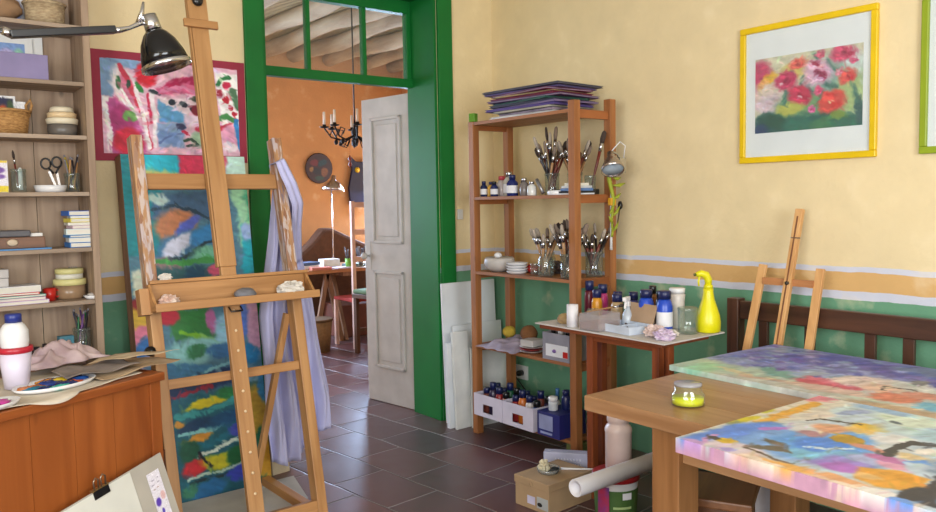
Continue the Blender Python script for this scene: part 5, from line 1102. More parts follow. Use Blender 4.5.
# boards leaning in the corner behind the unit
def lean_board(label, x0, x1, y, h, tiltdeg, m, th=.012, slope=0.0, name='leaning_board'):
    o = MB().prism([(0, 0), (x1 - x0, 0), (x1 - x0, h), (0, h + slope)], -th, 0, Matrix.Rotation(PI / 2, 4, 'X')).obj(name, m, bevel=.001)
    tag(o, label, 'board', loc=(x0, y, .001)); o.rotation_euler = (math.radians(-tiltdeg), 0, 0); return o
WB = mat('white_primed_board', (226, 230, 234), .6, c2=(212, 216, 220), scale=5); WBS = mat('scuffed_board', (226, 228, 226), .7, c2=(204, 208, 208), scale=8)
lean_board('tall pale white board leaning in the corner behind the shelving unit', 2.925, 3.36, 3.955, .885, 2.5, WB)
lean_board('second white board, lower, leaning in front of the tall one behind the shelves', 2.965, 3.36, 3.905, .62, 2.2, WB)
lean_board('narrow white board with edge to the room at the left of the leaning boards', 2.865, 2.905, 3.845, .53, 1.5, WB, .03)
lean_board('scuffed white panel leaning beside the front post of the shelves', 2.885, 3.005, 3.80, .60, 3.2, WBS, .02)
lean_board('smaller scuffed panel leaning inside the shelving behind the cardboard boxes', 2.98, 3.34, 3.765, .50, 1.0, WBS, .012)
o = MB().box(0, .045, 0, .10, 0, .56).obj('thin_panel', WB); tag(o, 'narrow pale box panel standing at the left edge of the leaning boards', 'board', loc=(2.858, 3.85, .001)); bpy.data.objects.remove(o)

# ================================================================== SIDE TABLE WITH PAINTS
st = thing('side_table', 'small reddish wooden side table holding bottles of paint', 'table', (0, 0, 0))
RW = wood('redwood_leg', (150, 78, 40), (104, 48, 24), 'z', .45); RWY = wood('redwood_rail', (140, 74, 40), (100, 48, 26), 'y', .45)
TX0, TX1, TY0, TY1, TZ = 2.68, 2.98, 2.10, 2.78, .795
MB().box(TX0 - .03, TX1, TY0 - .03, TY1 + .03, TZ - .022, TZ).obj('table_top', RWY, st, bevel=.003)
for (x, y) in ((2.68, 2.11), (2.75, 2.11), (2.68, 2.49), (2.78, 2.52), (2.93, 2.66)): MB().box(x, x + .036, y, y + .036, 0, TZ - .023).obj('leg', RW, st, bevel=.002)
MB().box(2.690, 2.705, 2.147, 2.489, TZ - .05, TZ - .0225).obj('apron', RWY, st)
o = MB().prism([(2.615, 2.03), (3.045, 2.035), (3.05, 2.81), (2.635, 2.825)], 0, .006).obj('table_board', mat('white_table_board', (208, 204, 200), .6, c2=(186, 180, 176), scale=8)); tag(o, 'paint spotted white board laid on the side table as a top', 'board', loc=(0, 0, TZ + .0005))
Z0 = TZ + .0075
def k_(x, y): return (x * .944, y * .944, Z0)
crumple('natural_sponge', 'yellowish natural sponge at the left end of the side table', 'sponge', k_(2.88, 2.86), .038, mat('natural_sponge', (186, 164, 110), .9, c2=(140, 110, 80), scale=18), 1.1, 1, .75, 2, .12)
t = thing('paper_roll', 'white upright roll beside the sponge on the side table', 'roll', k_(2.825, 2.755)); MB().lathe([(.027, 0), (.027, .105), (.012, .105), (.012, .09), (0, .09)], seg=24).obj('roll_body', mat('white_paper', (222, 220, 224), .7, var=.03), t)
t = thing('plastic_tub', 'clear plastic tub with pinkish water on the side table', 'tub', k_(2.87, 2.615))
MB().box(-.075, .075, -.058, .058, 0, .004).box(-.075, -.072, -.058, .058, .004, .075).box(.072, .075, -.058, .058, .004, .075).box(-.072, .072, -.058, -.055, .004, .075).box(-.072, .072, .055, .058, .004, .075).obj('tub_body', glass('cloudy_plastic', (236, 232, 232), .05, .80), t)
MB().box(-.071, .071, -.054, .054, .0045, .035).obj('tinted_water', glass('pink_water', (226, 180, 160), .05, .6), t)
jar('glass_jar', 'small clear glass behind the plastic tub on the side table', 'jar', k_(2.98, 2.76), .028, .07)
brush('long brush lying slanted over the plastic tub', (2.66, 2.51, Z0 + .079), 82, -30, .20, 1, 0, .012)
# open cardboard box
t = thing('open_carton', 'opened pale cardboard box with raised brown lid on the side table', 'box', (2.745, 2.345, Z0), -8)
CB = mat('pale_carton', (196, 206, 222), .6); CBB = mat('brown_board', (168, 140, 112), .8)
MB().box(-.07, .07, -.10, .10, 0, .002).box(-.07, -.068, -.10, .10, .002, .035).box(.068, .07, -.10, .10, .002, .035).box(-.068, .068, -.10, -.098, .002, .035).box(-.068, .068, .098, .10, .002, .035).box(-.068, .068, .0, .002, .002, .03).obj('box_tray', CB, t)
MB().beam((.07, 0, .036), (.098, 0, .118), .20, .003, (1, 0, 0)).obj('box_lid', CBB, t)
q = MB()
for i in range(14): q.tube([(-.05 + .008 * i, -.08 + .011 * i, .01 + .001 * i), (-.03 + .006 * i, -.04 + .006 * i, .018)], .004, 6)
q.obj('charcoal_sticks', mat('charcoal', (90, 76, 72), .8), t)
# bottles
bl = [(3.27, 3.01, .024, .150, (96, 24, 44), 'dark red paint bottle at the back left of the side table'), (3.13, 2.80, .024, .125, (206, 140, 30), 'amber paint bottle near the dark red one on the side table'), (3.20, 2.83, .025, .140, (196, 60, 130), 'magenta paint bottle on the side table'), (3.22, 2.72, .024, .115, (120, 30, 50), 'wine paint bottle behind the raised box lid'), (3.10, 2.62, .027, .115, (186, 160, 120), 'beige paint bottle with navy cap behind the raised box lid'), (3.17, 2.57, .024, .12, (60, 60, 120), 'indigo paint bottle behind the raised box lid')]
for i, (x, y, r_, h_, cc, lb) in enumerate(bl): 
    p = ((2.965, 2.77, Z0), (2.90, 2.66, Z0), (2.975, 2.69, Z0), (2.985, 2.60, Z0), (2.90, 2.53, Z0), (2.985, 2.50, Z0))[i]; bottle('paint_bottle', lb, 'paint bottle', p, r_ * 1.1, h_ * 1.22, mat('sb_%d' % i, cc, .3), NAVY, 'capped paint bottles on the side table', cap=.26, neck=.66)
BLUE = mat('blue_paint_plastic', (36, 76, 190), .3)
for i, (x, y, h_, lb) in enumerate(((2.755, 2.215, .185, 'tall blue paint bottle with navy cap beside the glass jar'), (2.77, 2.33, .180, 'blue bottle with white label behind the white spray bottle'))):
    bottle('blue_bottle', lb, 'paint bottle', (x + .1, y, Z0), .036, h_, BLUE, NAVY, None, cap=.20, neck=.62, lab=LAB)
bottle('dark_bottle', 'navy black bottle between the two blue bottles', 'bottle', (2.945, 2.31, Z0), .022, .17, mat('ink_black', (24, 28, 50), .3), BLK, cap=.2, neck=.6)
bottle('amber_bottle', 'amber bottle with a black cap at the back of the side table', 'bottle', (2.985, 2.385, Z0), .024, .185, mat('amber_body', (150, 96, 40), .3), BLK, cap=.2, neck=.6)
bottle('white_flask', 'white bottle behind the tall blue bottle on the side table', 'bottle', (2.985, 2.245, Z0), .034, .185, mat('flask_white', (222, 214, 206), .4), WHT, cap=.12, neck=.85)
sp = thing('spray_bottle', 'small white trigger spray bottle in front of the blue bottles', 'spray bottle', (2.83, 2.405, Z0), 200)
MB().lathe([(.024, 0), (.026, .005), (.026, .06), (.012, .085), (.010, .10), (0, .10)], seg=20).obj('bottle_body', glass('milky_plastic', (214, 224, 236), .08, .4), sp)
MB().box(-.012, .012, -.010, .010, .10, .125).box(-.014, .045, -.009, .009, .1255, .145).box(.042, .052, -.006, .006, .130, .141).beam((.026, 0, .125), (.036, 0, .092), .010, .007).obj('spray_head', WHT, sp, bevel=.002)
jar('glass_jar', 'large clear glass jar between the blue bottles and the yellow sprayer', 'jar', (2.895, 2.12, Z0), .043, .115, None, neck=0)
ys = thing('yellow_sprayer', 'bright yellow pump sprayer at the right end of the side table', 'spray bottle', (2.995, 2.085, Z0), 150)
YEL = mat('yellow_plastic', (222, 214, 20), .35, var=.04)
MB().lathe([(.047, 0), (.053, .006), (.054, .045), (.050, .075), (.038, .112), (.027, .145), (.022, .180), (.022, .192), (0, .193)], seg=30).obj('sprayer_body', YEL, ys)
MB().lathe([(.020, .1935), (.020, .208), (.016, .210), (.0, .210)], seg=20).tube([(0, 0, .206), (.0, 0, .232), (.012, 0, .254), (.035, 0, .262), (.058, 0, .256)], [.015, .017, .018, .015, .010], 12).obj('pump_head', YEL, ys)
MB().tube([(.040, 0, .258), (.046, 0, .225), (.044, 0, .205)], [.006, .005, .004], 8).obj('trigger', YEL, ys)
MB().lathe([(.006, 0), (.006, .012), (0, .012)], seg=10, M=Matrix.Translation((.056, 0, .258)) @ Matrix.Rotation(PI / 2 + .2, 4, 'Y')).obj('nozzle', mat('olive_nozzle', (80, 84, 30), .4), ys)
TIS = mat('stained_tissue', (216, 206, 214), .9, c2=(176, 150, 186), scale=26)
crumple('crumpled_tissue', 'crumpled pinkish white tissue in front of the bottles on the side table', 'tissue', (2.735, 2.175, Z0), .040, mat('tissue_pink', (222, 206, 200), .9, c2=(196, 170, 166), scale=22), 1, 1.2, .7, 11)
crumple('crumpled_tissue', 'lilac stained tissue near the front corner of the side table', 'tissue', (2.70, 2.095, Z0), .036, TIS, 1.1, 1.3, .7, 12)
crumple('crumpled_tissue', 'white tissue at the foot of the tall blue bottle', 'tissue', (2.79, 2.13, Z0), .026, mat('tissue_white', (224, 218, 208), .9), 1.2, 1.3, .6, 13)

# ================================================================== PICTURES ON THE RIGHT WALL
def frame(label, y_left, y_right, z0, z1, fm, art, mname):
    """picture hung on the right wall; y_left is the far (left) edge"""
    t = thing('framed_picture', label, 'picture', (XR - .001, y_left, z0))
    w_ = y_left - y_right; h_ = z1 - z0; t.rotation_euler = (0, 0, -PI / 2)   # local x runs towards the camera, local -y into the room
    f = .028; d_ = .022
    fb = MB(); fb.box(0, w_, -d_, 0, 0, f).box(0, w_, -d_, 0, h_ - f, h_).box(0, f, -d_, 0, f, h_ - f).box(w_ - f, w_, -d_, 0, f, h_ - f)
    fb.obj('frame_moulding', fm, t, bevel=.004)
    MB().box(f + .0003, w_ - f - .0003, -.009, -.002, f + .0003, h_ - f - .0003).obj('mount_board', mat('mount_white', (240, 241, 243), .6, var=.02), t)
    if art: art(t, w_, h_)
    MB().box(f + .0003, w_ - f - .0003, -.0145, -.013, f + .0003, h_ - f - .0003).obj('glass_pane', glass('picture_glass', (250, 252, 252), 0.0, .98), t)
    return t
S = []
def P(a, b_): return ((a - 45) / 458., (b_ - 100 + (a - 45) * .10) / 330.)
def e_(x, y, rx, ry, d, c, s=.35): u, v = P(x, y); S.append(('e', u, v, rx / 458., ry / 330., d, c, s))
def l_(pts, w, c, s=.5): S.append(('l', [P(*p) for p in pts], w / 458., c, s))
def g_(pts, c, s=.03): S.append(('q', [P(*p) for p in pts], c, s))
e_(60, 160, 60, 60, 0, (206, 70, 110)); e_(70, 260, 40, 60, 0, (222, 150, 170)); e_(100, 190, 40, 26, -40, (236, 180, 60)); e_(80, 215, 24, 30, 0, (232, 170, 100)); e_(110, 260, 66, 50, 0, (228, 206, 196)); e_(120, 300, 80, 40, 0, (222, 196, 206))
e_(250, 150, 90, 40, 0, (216, 196, 110)); e_(330, 110, 100, 30, 0, (210, 196, 170)); e_(390, 210, 110, 110, 0, (140, 172, 160)); e_(450, 250, 60, 90, 0, (170, 190, 130)); e_(260, 300, 120, 60, 0, (120, 160, 110)); e_(200, 320, 60, 30, -10, (190, 190, 90)); e_(470, 130, 40, 50, 0, (206, 216, 210)); e_(340, 330, 80, 40, 0, (100, 150, 110))
g_([(40, 370), (80, 345), (130, 335), (200, 350), (280, 350), (360, 330), (430, 340), (510, 330), (510, 460), (40, 470)], (20, 84, 82)); e_(130, 375, 70, 40, 0, (14, 80, 62)); e_(240, 390, 60, 36, 0, (34, 110, 92)); e_(60, 420, 40, 30, 0, (24, 60, 100)); e_(350, 380, 60, 30, 0, (60, 120, 80)); e_(440, 370, 60, 30, 0, (24, 100, 84)); e_(410, 350, 30, 20, 0, (120, 150, 60)); e_(490, 320, 20, 50, 0, (40, 90, 90))
for pts in ([(190, 250), (182, 290)], [(205, 165), (215, 185)], [(345, 250), (330, 285)], [(262, 195), (256, 225)], [(360, 120), (385, 150)], [(470, 240), (480, 290)], [(300, 90), (315, 110)], [(280, 225), (300, 240)], [(350, 205), (395, 230)]): l_(pts, 16, (62, 116, 104), 1.0)
for (x, y, rx, ry, c1, c2) in ((180, 200, 44, 38, (196, 60, 100), (150, 30, 70)), (235, 130, 36, 24, (220, 96, 84), (176, 50, 60)), (318, 165, 52, 46, (222, 176, 200), (140, 30, 70)), (247, 255, 44, 40, (206, 54, 90), (160, 26, 60)), (382, 290, 48, 44, (216, 74, 66), (180, 34, 40)), (428, 95, 48, 28, (206, 70, 110), (150, 30, 70)), (442, 192, 36, 30, (220, 80, 76), (170, 30, 50)), (328, 238, 18, 18, (220, 90, 130), (190, 50, 90)), (292, 318, 18, 18, (210, 110, 160), (180, 60, 110)), (405, 160, 18, 16, (214, 130, 150), (190, 70, 100)), (330, 95, 16, 14, (200, 90, 120), (170, 60, 90)), (468, 130, 12, 12, (210, 90, 130), (180, 50, 90))):
    rx *= 1.13; ry *= 1.13
    e_(x, y, rx, ry, 0, c1, .25); e_(x - rx * .35, y - ry * .3, rx * .4, ry * .3, 30, tint(c1, 1.15), .4); e_(x + rx * .4, y + ry * .3, rx * .35, ry * .35, -30, tint(c2, 1.15), .4); e_(x, y + 2, rx * .24, ry * .24, 0, c2, .5); e_(x - rx * .1, y - ry * .6, rx * .5, ry * .12, 20, tint(c2, 1.2), .5); l_([(x - rx * .6, y + ry * .5), (x - rx * .1, y + ry * .7), (x + rx * .4, y + ry * .6)], 5, tint(c1, 1.2), .6)
e_(378, 292, 8, 8, 0, (236, 206, 160)); e_(247, 268, 10, 5, 0, (230, 170, 180)); e_(160, 215, 10, 6, 0, (232, 190, 200))
ROSE = list(S)
def art1(t, w_, h_):
    painted('flower_print', .50, .342, 180, 125, paint_mat('paint_print', .6, .02), t, (212, 206, 180), ROSE, seed=9, warp=.014, streak=.06, dabs=500, to=lambda x, y, z: (.077 + x, -.0105 + y, .137 + z))
frame('picture of red and pink roses in a bright yellow frame on the right wall', 2.183, 1.546, 1.556, 2.186, mat('yellow_frame', (226, 190, 20), .35, var=.04), art1, 'a')
def art2(t, w_, h_):
    painted('flower_print', .445, .325, 20, 20, paint_mat('paint_print', .6, .02), t, (120, 160, 90), [('e', .4, .4, .3, .3, 0, (200, 170, 60)), ('e', .7, .7, .25, .2, 0, (60, 110, 60))], seed=10, to=lambda x, y, z: (.098 + x, -.0105 + y, .185 + z))
frame('picture in a lime green frame cut by the right edge of the photo', 1.378, .745, 1.557, 2.187, mat('lime_frame', (140, 160, 30), .4, var=.04), art2, 'b')

# ================================================================== BENCH, SMALL EASEL
DK = wood('dark_walnut', (86, 54, 38), (54, 32, 22), 'y', .4, coat=.2); DKZ = wood('dark_walnut_z', (86, 54, 38), (54, 32, 22), 'z', .4, coat=.2)
be = thing('bench', 'dark brown wooden bench with a slatted back along the right wall', 'bench', (0, 0, 0))
MB().box(3.262, 3.297, .05, 2.10, .83, .915).obj('top_rail', DK, be, bevel=.004)
MB().box(3.262, 3.297, .05, 2.10, .52, .57).obj('lower_rail', DK, be, bevel=.003)
for y in (.05 - .061, 2.101): MB().box(3.25, 3.31, y, y + .06, 0, .925).obj('back_post', DKZ, be, bevel=.004)
for y in (1.985, 1.765, 1.505, 1.355, .95, .80, .40, .25):
    MB().box(3.27, 3.289, y - .022, y + .022, .571, .829).obj('slat', DKZ, be, bevel=.002)
MB().box(2.86, 3.248, -.01, 2.16, .42, .45).obj('seat', DK, be, bevel=.004)
for y in (.0, 2.10): MB().box(2.88, 2.93, y, y + .05, 0, .419).obj('front_leg', DKZ, be, bevel=.003)
se = thing('table_easel', 'small light wooden easel standing on the bench against the wall', 'easel', (3.12, 1.82, .4505))
LT = wood('light_beech', (216, 168, 112), (190, 138, 84), 'z', .5)
def lean_x(y0, y1, z0, z1, w_, d_, name, m=LT, off=0.0):
    """upright in the plane leaning to the wall: x grows with height"""
    k = .235
    MB().beam((z0 * k + off, y0, z0), (z1 * k + off, y1, z1), w_, d_, (1, 0, 0)).obj(name, m, se, bevel=.002)
lean_x(.205, .165, .012, .64, .036, .018, 'leg'); lean_x(-.095, -.105, .012, .635, .036, .018, 'leg')
lean_x(.038, .012, .012, .89, .034, .024, 'mast', off=-.022); lean_x(.030, .0125, .30, .86, .007, .003, 'mast_groove', mat('groove_brown', (120, 76, 44), .6), off=-.0355)
MB().beam((.57 * .235 - .013, .150, .57), (.57 * .235 - .013, -.088, .57), .030, .012, (1, 0, 0)).obj('crossbar', wood('mid_beech', (186, 128, 82), (156, 98, 58), 'y', .5), se)
MB().lathe([(.008, 0), (.008, .012), (0, .013)], seg=12, M=Matrix.Translation((.57 * .235 - .034, .018, .57)) @ Matrix.Rotation(-PI / 2, 4, 'Y')).obj('wing_nut', mat('dark_metal', (70, 66, 64), .35, metal=.8), se)
MB().beam((.77 * .235 - .034, -.012, .765), (.77 * .235 - .034, .032, .765), .006, .004, (1, 0, 0)).obj('pin', CHR, se)

# ================================================================== MAIN TABLE, CANVASES, JAR
mt = thing('work_table', 'large oak table with a thick top at the lower right', 'table', (0, 0, 0))
OAK = wood('oak_y', (170, 130, 92), (142, 102, 66), 'y', .4, coat=.15); OAKZ = wood('oak_z', (154, 108, 66), (126, 84, 46), 'z', .45)
ot = MB()
for i in range(5): a = 1.90 + i * .184; ot.box(a, a + .1835, .10, 1.802, .70, .75)
ot.obj('table_top', OAK, mt, bevel=.002)
for (x, y) in ((1.93, 1.445), (2.60, 1.445), (1.93, .35), (2.60, .35)): MB().box(x, x + .10, y, y + .10, 0, .699).obj('leg', OAKZ, mt, bevel=.003)
MB().box(1.95, 1.975, .451, 1.444, .60, .699).obj('apron', OAK, mt)
MB().box(2.032, 2.598, 1.47, 1.495, .60, .699).obj('apron', wood('oak_x', (160, 108, 60), (132, 86, 44), 'x', .45), mt)
def flat_canvas(label, x, y, z, w_, l_, th_, rz_, bg, strokes, seed, side, n=(180, 230), **kw):
    """lies flat; u along +x from the left, v from the far edge towards the camera"""
    t = thing('flat_canvas', label, 'canvas', (x, y, z), rz_)
    painted('painted_front', w_, l_, n[0], n[1], paint_mat('paint_gloss2', .38, .25), t, bg, strokes, depth=th_, seed=seed, to=lambda a, d, c: (a, c - l_, th_ - d), **kw)
    MB().box(.004, w_ - .004, -l_ + .004, -.004, 0, th_ - .002).obj('stretcher', side, t)
    return t
PB = mat('stretcher_bar', (190, 170, 140), .8)
C1 = [('q', [(-.1, -.1), (.5, -.1), (.32, .25), (.25, .5), (.05, .9), (-.1, 1.1)], (172, 196, 182), .06), ('e', .1, .1, .14, .06, 0, (150, 204, 176)), ('e', .14, .22, .03, .10, 10, (212, 206, 170)), ('e', .10, .36, .05, .1, 0, (196, 168, 150)), ('e', .02, .5, .07, .3, 0, (186, 190, 184)),
      ('q', [(.30, -.1), (1.1, -.1), (1.1, .95), (.62, .92), (.55, .60), (.42, .42), (.30, .2)], (128, 140, 202), .05), ('e', .62, .15, .2, .12, 20, (110, 124, 204)), ('e', .8, .3, .16, .16, 0, (100, 108, 190)), ('e', .66, .42, .14, .10, 10, (112, 120, 186)), ('e', .76, .55, .16, .12, 0, (112, 110, 182)), ('e', .92, .12, .1, .1, 0, (136, 160, 200)), ('e', .45, .12, .12, .08, 0, (130, 150, 196)), ('e', .9, .68, .12, .14, 0, (120, 140, 186)), ('e', .75, .78, .1, .08, 0, (110, 150, 160)),
      ('e', .30, .34, .07, .12, 20, (110, 166, 160)), ('e', .38, .42, .10, .07, 0, (160, 180, 200)), ('e', .24, .52, .07, .10, 0, (204, 84, 110)), ('e', .32, .50, .06, .09, 10, (214, 110, 136)), ('e', .14, .56, .06, .14, 0, (206, 180, 170)), ('e', .42, .60, .14, .10, 0, (222, 206, 200)), ('e', .52, .72, .1, .08, 0, (206, 212, 210)), ('e', .34, .66, .1, .06, 20, (226, 190, 170)),
      ('e', .22, .75, .09, .07, 0, (212, 124, 100)), ('e', .34, .78, .08, .05, 0, (206, 140, 120)), ('l', [(.30, .68), (.40, .66), (.43, .74)], .02, (60, 60, 56)), ('e', .62, .70, .06, .03, 0, (120, 124, 130)), ('e', .74, .74, .05, .04, 0, (110, 116, 126)), ('e', .2, .90, .08, .08, 0, (96, 176, 210)), ('l', [(.1, .85), (.3, .88), (.45, .84)], .03, (120, 190, 214)), ('e', .02, .88, .08, .2, 0, (186, 160, 130)), ('e', .4, .95, .2, .06, 0, (206, 210, 206)), ('e', .8, .95, .2, .08, 0, (150, 170, 186))]
for i in range(120):
    rd = random.Random(i * 7 + 1); C1.append(('e', .36 + .6 * rd.random(), .02 + .8 * rd.random() ** 1.0, .034, .017, rd.random() * 180, ((78, 88, 176), (160, 172, 220), (112, 100, 186), (140, 168, 206), (86, 110, 190))[i % 5], .6))
C1 = [s for s in C1 if not (s[0] == 'e' and len(s) == 8 and s[1] < .55 and s[2] > .5)]
flat_canvas('canvas with violet blue field and pink patch lying flat near the bench', 2.418, 1.853, .7505, .665, 1.02, .020, -3.0, (196, 196, 192), C1, 21, PB, warp=.018, streak=.10, gain=.98, dabs=900)
C2 = [('q', [(-.1, -.1), (1.1, -.1), (1.1, .12), (.7, .14), (.4, .08), (-.1, .1)], (222, 216, 200), .03), ('e', .96, .02, .08, .035, 0, (222, 130, 150)), ('l', [(.42, .06), (.6, .05), (.86, .045)], .055, (232, 172, 60)), ('e', .40, .015, .10, .02, 0, (214, 200, 30)), ('e', .60, .005, .05, .012, 0, (206, 206, 60)), ('e', .74, .12, .16, .035, 0, (222, 214, 200)), ('e', .86, .16, .10, .05, 0, (200, 222, 226)), ('e', .84, .17, .07, .02, 30, (150, 170, 210)),
      ('q', [(-.02, .01), (.30, .015), (.46, .07), (.44, .16), (.30, .17), (.14, .12), (.02, .06)], (84, 136, 224), .02), ('q', [(.10, .10), (.42, .10), (.50, .20), (.48, .34), (.24, .36), (.10, .28)], (120, 168, 226), .04), ('e', .2, .06, .14, .035, 0, (90, 140, 230)), ('l', [(.34, .10), (.44, .13), (.5, .12)], .035, (176, 120, 210)), ('l', [(.14, .055), (.08, .06), (.04, .075)], .03, (206, 150, 206)),
      ('q', [(.02, .08), (.12, .075), (.14, .16), (.10, .22), (-.02, .2)], (222, 206, 214), .02), ('e', .11, .07, .018, .022, 0, (44, 44, 56), .15), ('e', .12, .10, .03, .018, 0, (220, 180, 40)), ('e', .03, .14, .03, .022, 20, (176, 160, 220), .15), ('e', .01, .05, .03, .03, 0, (200, 160, 220)),
      ('q', [(.24, .16), (.40, .17), (.60, .22), (.56, .32), (.40, .38), (.26, .34), (.14, .24)], (92, 160, 228), .03), ('e', .34, .27, .10, .06, 10, (70, 136, 226)), ('e', .20, .28, .06, .05, 0, (120, 190, 224)), ('l', [(.28, .25), (.32, .30), (.38, .33)], .02, (206, 226, 236)), ('e', .5, .17, .08, .06, 0, (214, 216, 216)), ('e', .44, .2, .05, .03, 60, (176, 130, 140)),
      ('q', [(.10, .155), (.155, .15), (.22, .215), (.215, .145), (.25, .15), (.255, .20), (.17, .255)], (104, 98, 84), .006), ('l', [(.10, .16), (.08, .22), (.07, .30)], .016, (96, 78, 60)), ('l', [(.07, .30), (.2, .30), (.36, .31)], .012, (110, 120, 100)), ('e', .56, .21, .06, .05, 0, (226, 166, 130)), ('e', .62, .27, .05, .04, 0, (230, 190, 110)), ('e', .68, .27, .045, .05, 0, (232, 184, 40)), ('e', .74, .29, .03, .03, 0, (224, 160, 80)),
      ('l', [(.585, .125), (.64, .14), (.68, .19), (.69, .245)], .020, (58, 52, 44), .15), ('e', .48, .285, .055, .038, 20, (184, 146, 30), .08), ('e', .44, .36, .03, .06, 0, (220, 150, 130)), ('e', .5, .4, .05, .05, 0, (206, 214, 216)), ('e', .60, .36, .06, .05, 0, (226, 226, 226)),
      ('q', [(.66, .30), (1.1, .10), (1.1, .55), (.72, .48)], (194, 218, 220), .05), ('e', .9, .3, .1, .08, 0, (216, 232, 214)), ('l', [(.80, .385), (.84, .40)], .014, (60, 80, 96)), ('e', .82, .29, .015, .02, 0, (70, 96, 110)), ('e', .76, .42, .10, .06, 0, (170, 206, 220)), ('e', .97, .2, .06, .1, 0, (150, 190, 226)),
      ('e', .24, .36, .10, .07, 0, (120, 186, 224)), ('q', [(.12, .30), (.26, .33), (.30, .42), (.14, .42)], (150, 130, 206), .03), ('e', .16, .38, .05, .04, 0, (176, 110, 200)), ('e', .30, .40, .05, .05, 0, (170, 180, 220)), ('e', .36, .42, .04, .05, 0, (190, 110, 170)), ('e', .30, .45, .03, .04, 0, (222, 160, 190)),
      ('q', [(-.1, .16), (.06, .2), (.06, .34), (.03, .6), (-.1, .6)], (236, 196, 170), .03), ('e', .03, .30, .035, .07, 0, (236, 176, 90)), ('e', .05, .42, .03, .08, 0, (232, 170, 120)), ('e', .0, .46, .03, .05, 0, (240, 220, 200)), ('e', .02, .25, .02, .06, 0, (240, 220, 200)),
      ('l', [(.41, .41), (.50, .40), (.60, .41), (.64, .48), (.60, .55)], .045, (40, 46, 58), .15), ('e', .54, .47, .035, .028, 0, (232, 228, 220), .1), ('e', .45, .46, .04, .04, 0, (220, 196, 150)), ('l', [(.36, .46), (.46, .50)], .03, (90, 150, 224)), ('e', .36, .5, .04, .04, 0, (190, 206, 220)), ('q', [(.34, .52), (.62, .5), (.64, .75), (.30, .75)], (100, 130, 160), .03), ('e', .45, .6, .08, .06, 0, (70, 86, 116)),
      ('q', [(.10, .44), (.20, .40), (.27, .46), (.26, .56), (.12, .56), (.07, .50)], (226, 160, 56), .012), ('e', .14, .45, .03, .03, 0, (236, 190, 120)), ('e', .22, .52, .04, .03, 0, (216, 150, 40)), ('e', .02, .52, .04, .04, 0, (236, 232, 226), .1), ('q', [(.02, .56), (.10, .535), (.22, .57), (.32, .56), (.30, .68), (.16, .64), (.06, .66)], (44, 46, 60), .008), ('e', .0, .57, .03, .025, 0, (110, 160, 236), .15), ('e', .12, .66, .06, .05, 0, (96, 160, 220)), ('e', .0, .7, .1, .06, 0, (120, 170, 220)), ('e', .3, .8, .2, .12, 0, (220, 170, 110)), ('e', .75, .7, .2, .14, 0, (110, 150, 200)), ('e', .6, .9, .2, .08, 0, (230, 200, 190)), ('q', [(-.2, -.1), (-.004, .0), (-.004, 1.1), (-.2, 1.1)], (196, 150, 174), .003)]
flat_canvas('bright blue, pink and orange abstract canvas lying flat on the near side of the table', 1.638, 1.236, .7505, .675, .98, .038, -2.0, (190, 208, 222), C2, 22, PB, warp=.010, streak=.08, gain=.94, dabs=550)
bpy.context.view_layer.update()
t = thing('yellow_jar', 'small glass jar of bright yellow liquid standing on the oak table', 'jar', (2.05, 1.50, .7505))
MB().lathe([(.049, 0), (.052, .004), (.052, .036), (.042, .048), (.044, .062), (.041, .062), (.039, .048), (.049, .035), (.049, .004), (0, .004)], seg=30).obj('jar_body', glass('bright_glass', (250, 252, 246), .08, .985), t)
MB().lathe([(0, .005), (.0485, .005), (.0485, .024), (0, .024)], seg=30).obj('yellow_liquid', mat('yellow_liquid', (226, 230, 0), .15, var=.03), t)
MB().lathe([(.043, .0625), (.043, .070), (0, .070)], seg=30).obj('jar_lid', glass('lid_glass', (206, 206, 214), .12, .6), t)

# ================================================================== ON THE FLOOR BETWEEN THE TABLES
SH = mat('kraft_card', (170, 142, 108), .8, var=.06)
sb = thing('shoe_box', 'brown cardboard shoe box with labels on the tile floor', 'box', (2.565, 2.575, 0), 0)
import mathutils
SB0 = Vector((2.575, 2.585, 0)); SB0 = Vector((2.522, 2.59, 0)); sb.location = SB0; sb.rotation_euler = (0, 0, math.radians(3))
MB().box(-.145, .145, -.105, .105, .001, .12).obj('box_body', SH, sb, bevel=.001)
MB().box(-.149, .149, -.109, .109, .105, .140).obj('box_lid', SH, sb, bevel=.002)
MB().lathe([(.011, 0), (.011, .001)], seg=14, M=Matrix.Translation((-.1495, .0, .118)) @ Matrix.Rotation(-PI / 2, 4, 'Y')).obj('thumb_hole', mat('hole_dark', (26, 20, 18), .9), sb)
MB().box(-.1465, -.1452, -.02, .028, .025, .062).obj('size_label', mat('lilac_label', (200, 196, 222), .7), sb)
MB().box(-.1465, -.1452, -.10, -.032, .018, .070).obj('picture_label', mat('grey_label', (176, 180, 180), .7), sb)
MB().ball((0, 0, 0), .012, .1, 1.3, .8).obj('label_print', mat('hole_dark', (26, 20, 18), .9), sb).location = (-.1465, -.05, .036)
t = thing('plastic_tray', 'small clear plastic tray holding scraps on the shoe box', 'tray', (2.50, 2.60, .1405), 20)
MB().lathe([(.045, 0), (.055, .022), (.053, .022), (.043, .003), (0, .003)], seg=24).obj('tray_body', glass('clear_plastic', (226, 228, 226), .08, .75), t)
crumple('crumpled_paper', 'crumpled cream scrap in the clear tray on the shoe box', 'paper scrap', (2.485, 2.615, .1445), .028, mat('cream_scrap', (212, 204, 176), .8), 1, .8, 1.1, 21)
o = MB().box(-.022, .022, -.018, .018, 0, .020).obj('black_lump', mat('charcoal_block', (40, 44, 46), .7), bevel=.006); tag(o, 'black block beside the cream scrap in the clear tray', 'charcoal block', loc=(2.515, 2.575, .1445), rz=30)
lb_ = thing('lilac_package', 'pale lilac package with white lettering lying behind the shoe box', 'package', (2.735, 2.735, 0.001), 6)
